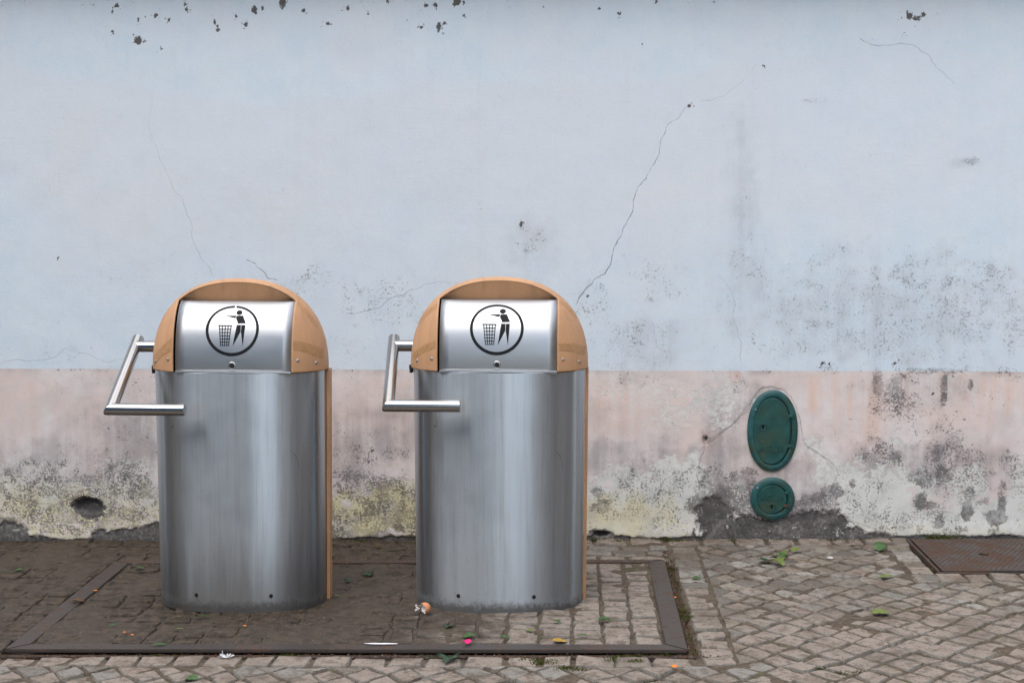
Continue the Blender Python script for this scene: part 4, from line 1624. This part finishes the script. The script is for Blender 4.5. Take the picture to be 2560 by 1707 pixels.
def lettering(parent, txt, size, loc, mat):
    cu = bpy.data.curves.new('lettering', 'FONT')
    cu.body = txt
    cu.size = size
    cu.extrude = .0022
    cu.bevel_depth = .0004
    cu.align_x = 'CENTER'
    cu.align_y = 'CENTER'
    cu.space_character = 1.08
    tmp = bpy.data.objects.new('lettering', cu)
    COL.objects.link(tmp)
    me = bpy.data.meshes.new_from_object(tmp.evaluated_get(bpy.context.evaluated_depsgraph_get()))
    bpy.data.objects.remove(tmp)
    o = link('lettering', me, mat, parent)
    o.location = loc
    o.rotation_euler = (R(90), 0, 0)
    return o


def meter_cover(name, label, px, rx, rz, ix, iz, ioff, keyoff, txtoff, size, e):
    c = on_wall(*px)
    root = empty(name, (c[0], WY - .004, c[2]), label, 'meter cover', 'green water meter covers on the wall')
    bm = bmesh.new()
    add_dish(bm, 0, 0, [(0, .02), (0, -.002), (.004, -.005), (.014, -.0075), (min(rx - ix, rz - iz) - .010, -.0078), (min(rx - ix, rz - iz) - .0015, -.006), (min(rx - ix, rz - iz), .006)], rx, rz, e)
    sharp(from_bm('frame', bm, M['green_frame'], root), 40)
    dx, dz = ioff
    bm = bmesh.new()
    add_dish(bm, dx, dz, [(.0, .004), (.0, -.0075), (.0015, -.0098), (.004, -.0102), (.008, -.0096), (.03, -.0100)], ix - .002, iz - .002, e)
    d = sharp(from_bm('door', bm, M['green'], root), 40)
    d.rotation_euler = (R(1.6), 0, R(-.8))
    # keyhole
    bm = bmesh.new()
    k = Vector((keyoff[0], -.0095, keyoff[1]))
    add_lathe(bm, k, (0, -1, 0), [(0, .017), (.002, .0165), (.0025, .0145), (.0015, .013), (.0018, 0)], 28)
    sharp(from_bm('escutcheon', bm, M['green'], d), 40)
    bm = bmesh.new()
    add_box(bm, (k.x, k.y - .0018, k.z), (.006, .003, .020), .001)
    add_lathe(bm, k + Vector((0, 0, .006)), (0, -1, 0), [(.001, .0048), (.0036, .0046), (.0036, 0)], 14)
    from_bm('keyhole', bm, M['black'], d)
    lettering(d, 'AGUA', size, (txtoff[0], -.0100, txtoff[1]), M['green'])
    # hinge side
    for s in (1, -1):
        hz = s * iz * .44 + dz * .3
        bm = bmesh.new()
        add_lathe(bm, (ix + .004, -.009, hz - .009), (0, 0, 1), [(0, 0), (0, .0055), (.018, .0055), (.018, 0)], 14)
        add_box(bm, (ix - .006, -.0095, hz), (.02, .006, .014), .0015)
        sharp(from_bm('hinge', bm, M['bar_rust'] if (s < 0 and rz < .12) else M['green'], root), 40)
    bm = bmesh.new()
    add_lathe(bm, (ix + .004, -.008, -iz * .44), (0, 0, 1), [(0, 0), (0, .003), (iz * .88, .003), (iz * .88, 0)], 10)
    from_bm('hinge_pin', bm, M['green'], root)
    screw('screw', root, (-rx * .70, -.011, rz * .52), (0, -1, 0), .005, M['zinc'])
    return root


meter_cover('meter_cover', 'tall oval green iron water cover set into the pink wall', (1931, 1076), .110, .180, .082, .150, (-.004, -.001), (-.043, .017), (-.002, -.078), .040, 2.1)
meter_cover('meter_cover', 'small round green iron water cover low on the wall', (1931, 1246), .0965, .0960, .066, .066, (-.004, -.001), (-.004, -.036), (-.002, .006), .036, 2.0)

# ================================================================== IRON ACCESS COVER
ac = empty('access_cover', (2.0, -.33, gz(2.0)), 'rusty brown iron access cover let into the paving against the wall', 'access cover')
off = Vector((-2.0, .33, 0))
bm = bmesh.new()
zt = PAVE + .006
c_ = [(PX0 + .022, PY0 + .004), (PX1, PY0 + .004), (PX1, PY1), (PX0 + .022, PY1)]
hole_c, hole_r = (on_ground(2460, 1383)[0], on_ground(2460, 1383)[1]), .02
# lid with a real opening for the lifting key
n = 24
outer = []
for k in range(n):
    a = 2 * math.pi * k / n
    dx, dy = math.cos(a), math.sin(a)
    ts = []
    for lim, comp, hc in ((c_[1][0], dx, hole_c[0]), (c_[0][0], dx, hole_c[0]), (c_[2][1], dy, hole_c[1]), (c_[0][1], dy, hole_c[1])):
        if abs(comp) > 1e-9:
            t = (lim - hc) / comp
            if t > 0:
                ts.append(t)
    t = min(ts)
    outer.append((hole_c[0] + dx * t, hole_c[1] + dy * t))
ro = [bm.verts.new((p[0] + off.x, p[1] + off.y, zt + gz(p[0] - 2.0))) for p in outer]
ri = [bm.verts.new((hole_c[0] + off.x + hole_r * 1.15 * math.cos(2 * math.pi * k / n), hole_c[1] + off.y + hole_r * math.sin(2 * math.pi * k / n), zt + gz(hole_c[0] - 2.0))) for k in range(n)]
rd = [bm.verts.new((v.co.x, v.co.y, v.co.z - .03)) for v in ri]
corners = [bm.verts.new((p[0] + off.x, p[1] + off.y, zt + gz(p[0] - 2.0))) for p in c_]
for k in range(n):
    k2 = (k + 1) % n
    bm.faces.new((ro[k], ro[k2], ri[k2], ri[k]))
    bm.faces.new((ri[k], ri[k2], rd[k2], rd[k]))
bm.faces.new(rd)
bmesh.ops.convex_hull  # corners are closed by the skirt below
for cv in corners:
    near = sorted(range(n), key=lambda k: (Vector((ro[k].co.x, ro[k].co.y)) - Vector((cv.co.x, cv.co.y))).length)[:6]
    for k in range(n):
        k2 = (k + 1) % n
        a_, b_ = ro[k].co, ro[k2].co
        if abs(a_.x - b_.x) > 1e-4 and abs(a_.y - b_.y) > 1e-4:
            # the edge that cuts this corner off
            if (abs(a_.x - cv.co.x) < 1e-4 or abs(a_.y - cv.co.y) < 1e-4) and (abs(b_.x - cv.co.x) < 1e-4 or abs(b_.y - cv.co.y) < 1e-4):
                bm.faces.new((ro[k], cv, ro[k2]))
lid = from_bm('lid', bm, M['plate'], ac)
# front and side skirt of the lid
bm = bmesh.new()
sk = [(PX0 + .022, PY1), (PX0 + .022, PY0 + .004), (PX1, PY0 + .004)]
for (p, q) in zip(sk, sk[1:]):
    v = [bm.verts.new((p[0] + off.x, p[1] + off.y, zt + gz(p[0] - 2) - h)) for h in (0, .02)] + [bm.verts.new((q[0] + off.x, q[1] + off.y, zt + gz(q[0] - 2) - h)) for h in (.02, 0)]
    bm.faces.new(v)
from_bm('lid_edge', bm, M['plate'], ac)
# raised tread
VV, FF = [], []
tr = random.Random(4)
px_ = PX0 + .045
row = 0
yy = PY0 + .025
while yy < PY1 - .02:
    xx = PX0 + .045 + (.011 if row % 2 else 0)
    while xx < PX1 - .02:
        if math.hypot(xx - hole_c[0], yy - hole_c[1]) > hole_r + .016:
            b0 = len(VV)
            zz = zt + gz(xx - 2)
            for (ex, ey, ez) in ((-.009, -.0075, .0002), (.009, -.0075, .0002), (.009, .0075, .0002), (-.009, .0075, .0002), (-.006, -.005, .0032), (.006, -.005, .0032), (.006, .005, .0032), (-.006, .005, .0032)):
                VV.append((xx + ex + off.x, yy + ey + off.y, zz + ez * tr.uniform(.6, 1.1)))
            for f in ((0, 1, 5, 4), (1, 2, 6, 5), (2, 3, 7, 6), (3, 0, 4, 7), (4, 5, 6, 7)):
                FF.append(tuple(b0 + i for i in f))
        xx += .0225
    yy += .019
    row += 1
o = pydata('tread', VV, FF, M['plate'], ac)
o['kind'] = 'stuff'
# angle frame round the lid, open joint full of rust
bm = bmesh.new()
add_box(bm, (PX0 + .005 + off.x, (PY0 + PY1) / 2 + off.y, PAVE - .008 + gz(PX0 - 2)), (.010, PY1 - PY0, .030), .002)
add_box(bm, ((PX0 + PX1) / 2 + off.x, PY0 - .005 + off.y, PAVE - .014 + gz(0)), (PX1 - PX0, .010, .02), .002)
from_bm('frame', bm, M['bar_rust'], ac)

# ================================================================== FALLEN LEAVES AND LITTER
def leaf_mesh(kind, L, mat, r):
    """flat outline bent into a dry curl; L long, midrib along x"""
    if kind == 'ivy':
        out = [(0, .0), (.08, .30), (-.06, .52), (.22, .42), (.40, .30), (.62, .50), (.66, .22), (1.0, 0)]
    elif kind == 'narrow':
        out = [(0, 0), (.2, .10), (.5, .15), (.8, .09), (1, 0)]
    elif kind == 'lobed':
        out = [(0, .02), (.05, .22), (.2, .42), (.34, .24), (.5, .48), (.62, .24), (.8, .26), (1, 0)]
    else:
        out = [(0, 0), (.1, .18), (.3, .32), (.55, .33), (.8, .2), (1, 0)]
    bend, fold, tw = r.uniform(.10, .30), r.uniform(.10, .45), r.uniform(-.3, .3)
    bm = bmesh.new()
    cols = []
    for (x, w) in out:
        col = []
        for s in (-1, -.5, 0, .5, 1):
            ww = w * (1 + r.uniform(-.12, .12))
            xx, y = x - .5, ww * s
            z = -bend * (xx * 2) ** 2 * .4 + abs(s) * w * fold + tw * xx * s * w + r.uniform(-.015, .015)
            col.append(bm.verts.new((xx * L, y * L, z * L)))
        cols.append(col)
    for c0, c1 in zip(cols, cols[1:]):
        for k in range(4):
            try:
                bm.faces.new((c0[k], c1[k], c1[k + 1], c0[k + 1]))
            except ValueError:
                pass
    # stalk
    add_tube(bm, (-.5 * L, 0, -bend * .4 * L), (-.72 * L, r.uniform(-.08, .08) * L, -bend * .35 * L), .0011, 6)
    zmin = min(v.co.z for v in bm.verts)
    for v in bm.verts:
        v.co.z -= zmin
    me = bpy.data.meshes.new('leaf')
    bmesh.ops.remove_doubles(bm, verts=bm.verts[:], dist=1e-6)
    bm.to_mesh(me)
    bm.free()
    me.materials.append(mat)
    me.polygons.foreach_set('use_smooth', [True] * len(me.polygons))
    return me


LEAVES = [  # photo px, kind, length m, colour, turn deg, label, on the platform?
    ((1118, 1650), 'ivy', .085, 'leaf_dark', 265, 'large dark green ivy leaf on the setts in front of the platform', 0),
    ((1120, 1567), 'ivy', .048, 'leaf_dark', 250, 'curled dark ivy leaf on the platform, below the eggshell', 1),
    ((1175, 1590), 'lobed', .050, 'leaf_green', 10, 'ragged green leaf lying just behind the pink petal', 1),
    ((1262, 1592), 'narrow', .048, 'leaf_green', 150, 'narrow green leaf with a long pale stalk beside the front bar', 1),
    ((1322, 1577), 'ovate', .032, 'leaf_lime', 160, 'small pale green leaf on the platform in front of the cleaner bin', 1),
    ((1391, 1554), 'ovate', .042, 'leaf_green', 140, 'green leaf on a sett right in front of the cleaner bin bolt', 1),
    ((1512, 1551), 'lobed', .055, 'leaf_green', 5, 'bright green leaf on the platform close to its worn dark corner', 1),
    ((1455, 1588), 'narrow', .045, 'leaf_green', 175, 'flat green leaf behind the yellow leaf near the front bar', 1),
    ((1399, 1602), 'ovate', .062, 'leaf_yellow', 5, 'yellow leaf lying against the front bar of the platform', 1),
    ((916, 1435), 'ivy', .055, 'leaf_dark', 175, 'dark green leaf on the platform between the two bins', 1),
    ((875, 1451), 'ivy', .040, 'leaf_dark', 30, 'shrivelled blackish green leaf between the bins, nearer the grimy bin', 1),
    ((839, 1489), 'ovate', .026, 'leaf_lime', 0, 'tiny yellow green leaf at the back corner of the grimy bin', 1),
    ((945, 1367), 'ovate', .040, 'leaf_brown', 10, 'dead brown leaf behind the bins, close to the wall', 0),
    ((505, 1542), 'narrow', .070, 'leaf_green', 5, 'flat green leaf pressed against the foot of the grimy bin', 1),
    ((444, 1542), 'narrow', .030, 'leaf_lime', 0, 'small pale leaf at the foot of the grimy bin, below its stained bolt', 1),
    ((448, 1572), 'narrow', .036, 'leaf_lime', 0, 'thin pale green blade in the damp patch before the grimy bin', 1),
    ((283, 1562), 'narrow', .044, 'leaf_green', 30, 'upturned green leaf on the dirty setts beside the wet black bar', 1),
    ((400, 1612), 'narrow', .062, 'leaf_green', 25, 'green leaf lying across the front bar before the grimy bin', 1),
    ((350, 1422), 'ovate', .052, 'leaf_green', 15, 'green leaf on the platform behind the handle side of the grimy bin', 1),
    ((50, 1426), 'lobed', .046, 'leaf_green', 5, 'green leaf on the dirty paving outside the platform, near the mouldy hole in the wall', 0),
    ((195, 1503), 'ovate', .060, 'leaf_brown', 10, 'brown green leaf lying across the wet black bar', 1),
    ((480, 1697), 'lobed', .052, 'leaf_green', 350, 'green leaf on the setts below the white feather', 0),
    ((1742, 1446), 'ovate', .046, 'leaf_green', 340, 'green leaf on the border setts alongside the platform', 0),
    ((2200, 1372), 'ovate', .078, 'leaf_green', 20, 'thick curled green leaf standing on the setts near the iron cover', 0),
    ((2217, 1442), 'lobed', .058, 'leaf_lime', 5, 'light green ragged leaf on the setts in front of the iron cover', 0),
    ((2203, 1533), 'lobed', .075, 'leaf_lime', 0, 'yellowish green long leaf in the middle of the diagonal setts', 0),
    ((2452, 1536), 'narrow', .024, 'leaf_lime', 30, 'tiny bright green leaf tip at the edge of the diagonal setts', 0),
]
lr = random.Random(8)
for (p, kind, L, mt, rot, label, onp) in LEAVES:
    me = leaf_mesh(kind, L * .86, M[mt], lr)
    o = link('leaf', me)
    lift = .004 if onp else PAVE + .003
    g = on_ground(*p, lift)
    o.location = (g[0], g[1], gz(g[0]) + lift)
    o.rotation_euler = (lr.uniform(-.15, .15), lr.uniform(-.15, .15), R(rot))
    if p == (2200, 1372):
        o.rotation_euler = (R(38), R(-8), R(20))
        o.location.z += .010
    sm = o.modifiers.new('thick', 'SOLIDIFY')
    sm.thickness = .0007
    thing(o, label, 'leaf', 'fallen leaves on the paving')

# twig with leaves
g = on_ground(1955, 1402, PAVE + .004)
tw = empty('twig', (g[0], g[1], gz(g[0]) + PAVE + .004), 'thin twig with yellow green leaves lying on the diagonal setts', 'twig')
bm = bmesh.new()
pts = [(.13, -.03, .006), (.06, .0, .008), (.0, .02, .010), (-.06, -.02, .008)]
for a, b in zip(pts, pts[1:]):
    add_tube(bm, a, b, .0018, 8)
add_tube(bm, (0, .02, .010), (.06, .13, .014), .0014, 8)
from_bm('stem', bm, M['twig'], tw, True)
for (lx, ly, kind, L, mt, rot) in ((-.025, -.06, 'lobed', .07, 'leaf_lime', 300), (-.08, -.015, 'ivy', .055, 'leaf_dark', 190), (.01, .055, 'lobed', .05, 'leaf_green', 60), (.035, .11, 'lobed', .052, 'leaf_lime', 50), (.085, .16, 'lobed', .045, 'leaf_lime', 30), (-.03, .02, 'ovate', .04, 'leaf_dark', 170)):
    o = link('leaf', leaf_mesh(kind, L, M[mt], lr), parent=tw)
    o.location = (lx, ly, .006)
    o.rotation_euler = (lr.uniform(-.3, .3), lr.uniform(-.3, .1), R(rot))

# broken eggshell: a brown half shell, white inside
g = on_ground(1060, 1535, .004)
egg = empty('eggshell', (g[0], g[1], gz(g[0]) + .006), 'broken brown eggshell half, white inside, at the foot of the cleaner bin', 'eggshell')
for nm, rad, mt in (('outer_shell', .0215, 'shell_out'), ('inner_skin', .0207, 'shell_in')):
    bm = bmesh.new()
    n, m_ = 30, 12
    er = random.Random(2)
    jag = [er.uniform(-.16, .22) for _ in range(n)]
    rows = []
    for k in range(m_ + 1):
        row = []
        for i in range(n):
            th = math.pi * (.02 + (.50 + jag[i] * .35) * k / m_)
            a = 2 * math.pi * i / n
            # axis towards +x (closed end to the right in front)
            row.append(bm.verts.new((rad * 1.18 * math.cos(th), rad * math.sin(th) * math.cos(a), rad * math.sin(th) * math.sin(a))))
        rows.append(row)
    for r0, r1 in zip(rows, rows[1:]):
        for i in range(n):
            bm.faces.new((r0[i], r0[(i + 1) % n], r1[(i + 1) % n], r1[i]))
    bm.faces.new(rows[0])
    o = from_bm(nm, bm, M[mt], egg, True)
    o.location = (0, 0, .020)
    o.rotation_euler = (.3, R(-14), R(32))
bm = bmesh.new()
for k in range(6):
    a = (er.uniform(-.034, -.016), er.uniform(-.014, .01), er.uniform(.012, .03))
    v = [bm.verts.new((a[0] + er.uniform(-.008, .008), a[1] + er.uniform(-.006, .006), a[2] + er.uniform(-.010, .010))) for _ in range(4)]
    bm.faces.new(v)
o = from_bm('shell_fragment', bm, M['shell_in'], egg, True)
o.modifiers.new('thick', 'SOLIDIFY').thickness = .0006


def scrap(name, label, cat, p, size, mat, z, seed, group=None, thick=.0012, curl=.35):
    r_ = random.Random(seed)
    bm = bmesh.new()
    n = 14
    g_ = on_ground(*p, z)
    rings = []
    out = [r_.uniform(.65, 1.1) for _ in range(n)]
    for f in (1.0, .6, .25):
        rings.append([bm.verts.new((size[0] / 2 * out[i] * f * math.cos(2 * math.pi * i / n), size[1] / 2 * out[i] * f * math.sin(2 * math.pi * i / n),
                                    f * f * curl * min(size) * r_.uniform(.1, .6))) for i in range(n)])
    for r0, r1 in zip(rings, rings[1:]):
        for i in range(n):
            bm.faces.new((r0[i], r0[(i + 1) % n], r1[(i + 1) % n], r1[i]))
    bm.faces.new(rings[-1])
    o_ = from_bm(name, bm, mat, None, True)
    o_.location = (g_[0], g_[1], gz(g_[0]) + z + .001)
    o_.modifiers.new('thick', 'SOLIDIFY').thickness = thick
    return thing(o_, label, cat, group)


scrap('petal', 'crumpled magenta flower petal on the front bar of the platform', 'petal', (1169, 1606), (.036, .040), M['petal'], .008, 3, curl=.35)
fe = empty('feather', tuple(on_ground(564, 1643, PAVE + .004)), 'white feather tuft on the setts below the front bar of the platform', 'feather')
bm = bmesh.new()
fr = random.Random(6)
for k in range(60):
    a = fr.uniform(-1, 1)
    b0 = Vector((a * .012, fr.uniform(-.008, .008), .002))
    tip = b0 + Vector((a * .010 + fr.uniform(-.006, .006), fr.uniform(-.01, .01), fr.uniform(.002, .011)))
    sd = Vector((fr.uniform(-1, 1), fr.uniform(-1, 1), .3)).normalized() * .003
    bm.faces.new([bm.verts.new(b0 - sd), bm.verts.new(b0 + sd), bm.verts.new(tip + sd * .5), bm.verts.new(tip - sd * .5)])
from_bm('barbs', bm, M['paper'], fe)['label'] = 'downy white barbs'
bm = bmesh.new()
add_tube(bm, (-.012, 0, .004), (-.011, .004, .024), .0011, 8)
add_tube(bm, (-.012, 0, .004), (.018, -.002, .007), .0016, 8)
from_bm('quill', bm, M['paper'], fe)
scrap('paint_scrape', 'long torn strip of white paper stuck along the front bar', 'paper scrap', (955, 1609), (.125, .016), M['paper'], .0055, 12, curl=.1, thick=.0008)
for p, s, lab in (((612, 1565), .013, 'orange petal on the platform in front of the grimy bin, at its middle'), ((311, 1581), .013, 'orange petal on the dirty setts beside the wet black bar'),
                  ((239, 1477), .018, 'dull yellow petal right beside the wet black bar, halfway back'), ((1685, 1667), .026, 'orange yellow petal on the setts off the front corner of the platform'),
                  ((1687, 1494), .016, 'orange petal in the joint beside the worn dark bar'), ((331, 1587), .012, 'pale orange petal close behind the front bar near the rusty corner')):
    onp = p[0] < 1650
    scrap('flower_petal', lab, 'petal', p, (s, s * .9), M['orange'], .005 if onp else PAVE + .003, int(p[0]), 'small orange petals on the ground')
g = on_ground(2075, 1398, PAVE)
bm = bmesh.new()
bmesh.ops.create_icosphere(bm, subdivisions=2, radius=.013)
for v in bm.verts:
    v.co += v.co.normalized() * fr.uniform(-.003, .003)
    v.co.z *= .55
M['pale_stone'] = mat_plain('pale_pebble', (0.50, 0.48, 0.45), 0.8, var=.2)
o = from_bm('pebble', bm, M['pale_stone'], None, True)
o.location = (g[0], g[1], gz(g[0]) + PAVE + .007)
thing(o, 'small white pebble on the diagonal setts near the twig', 'pebble')

# moss and weeds in the joints: nobody could count it
mr = random.Random(14)
VV, FF = [], []


def tuft(x, y, z, h, spread, n):
    for _ in range(n):
        bx, by = x + mr.gauss(0, spread), y + mr.gauss(0, spread * .6)
        a = mr.uniform(0, 2 * math.pi)
        lean = mr.uniform(.2, 1.0) * h
        w = mr.uniform(.0008, .0022)
        hh = h * mr.uniform(.4, 1.1)
        b0 = len(VV)
        VV.extend([(bx - w * math.sin(a), by + w * math.cos(a), z - .003), (bx + w * math.sin(a), by - w * math.cos(a), z - .003),
                   (bx + lean * .5 * math.cos(a) + w * .7 * math.sin(a), by + lean * .5 * math.sin(a) - w * .7 * math.cos(a), z + hh * .7),
                   (bx + lean * math.cos(a), by + lean * math.sin(a), z + hh)])
        FF.append((b0, b0 + 1, b0 + 2, b0 + 3))


for _ in range(60):                                        # along the open joint of the platform
    y = mr.uniform(FY0, FY1 + .1)
    tuft(FX1 + .012 + mr.uniform(-.006, .012), y, gz(FX1) + PAVE - .006, mr.uniform(.003, .009), .008, 14)
for p, k, h in (((1640, 1630), 14, .012), ((1560, 1640), 10, .01), ((1380, 1655), 16, .012), ((1420, 1668), 14, .012), ((1340, 1650), 10, .010), ((1580, 1652), 12, .016), ((1690, 1528), 10, .012),
                ((1700, 1540), 10, .012), ((1668, 1420), 8, .012), ((2330, 1420), 6, .008), ((1840, 1352), 8, .012), ((1890, 1350), 10, .01), ((1660, 1345), 8, .016), ((2340, 1345), 8, .03), ((2358, 1345), 8, .02),
                ((1500, 1352), 10, .02), ((1530, 1350), 6, .014), ((390, 1636), 8, .008), ((720, 1637), 8, .008), ((1100, 1640), 6, .006), ((900, 1350), 8, .01), ((640, 1345), 8, .01),
                ((2050, 1668), 8, .006), ((2110, 1676), 8, .006), ((2180, 1684), 8, .006), ((1650, 1700), 6, .006)):
    for _ in range(k):
        g = on_ground(p[0] + mr.gauss(0, 22), p[1] + mr.gauss(0, 2.5), PAVE)
        tuft(g[0], min(g[1], WY - .012), gz(g[0]) + PAVE - .004, h * mr.uniform(.5, 1.1), .010, 16)
for _ in range(220):                                       # at the foot of the wall
    x = mr.uniform(-2.6, 1.45)
    if mr.random() < .5 + .5 * math.sin(x * 5.3) * math.sin(x * 1.7 + 1):
        tuft(x, WY - .014, gz(x) + PAVE - .002, mr.uniform(.002, .007), .008, 10)
o = pydata('moss', VV, FF, M['moss'])
o['kind'] = 'stuff'
o['label'] = 'moss and tiny weeds in the joints of the paving'

# grit, sand and crumbled leaf caught in the joints: nobody could count it
def crumbs(name, label, mat, n, place, size):
    V_, F_ = [], []
    for _ in range(n):
        x, y, z = place()
        q = mr.uniform(*size)
        b0 = len(V_)
        for k in range(4):
            a = k * 2.094 + mr.uniform(0, 1.5)
            V_.append((x + q * math.cos(a) * (k < 3), y + q * math.sin(a) * (k < 3), z + (q * .9 if k == 3 else 0)))
        F_.extend([(b0, b0 + 1, b0 + 3), (b0 + 1, b0 + 2, b0 + 3), (b0 + 2, b0, b0 + 3)])
    o_ = pydata(name, V_, F_, mat)
    o_['kind'] = 'stuff'
    o_['label'] = label


def along_edges():
    t = mr.random()
    if t < .38:
        x = mr.uniform(-2.6, FX1 + .1)
        y = FY0 - mr.uniform(.002, .035)
    elif t < .62:
        x, y = FX1 + mr.uniform(.003, .03), mr.uniform(FY0, FY1 + .2)
    else:
        x, y = mr.uniform(-2.6, 1.46), WY - .012 - abs(mr.gauss(0, .018))
    return x, y, gz(x) + PAVE - .004


def anywhere():
    x, y = mr.uniform(-2.6, 2.1), mr.uniform(-2.0, -.06)
    on = FX0 < x < FX1 and FY0 < y < FY1
    return x, y, gz(x) + (.0 if on else PAVE - .001)


M['sand'] = mat_plain('pale_grit', (0.26, 0.215, 0.165), 0.95, var=.5, scale=300)
M['crumb'] = mat_plain('leaf_crumbs', (0.085, 0.05, 0.028), 0.95, var=.6, scale=300)
crumbs('grit', 'pale grit scattered over the paving', M['sand'], 2600, anywhere, (.0012, .0034))
crumbs('leaf_litter', 'brown crumbled leaf bits along the platform edge and the wall foot', M['crumb'], 2200, along_edges, (.002, .0058))
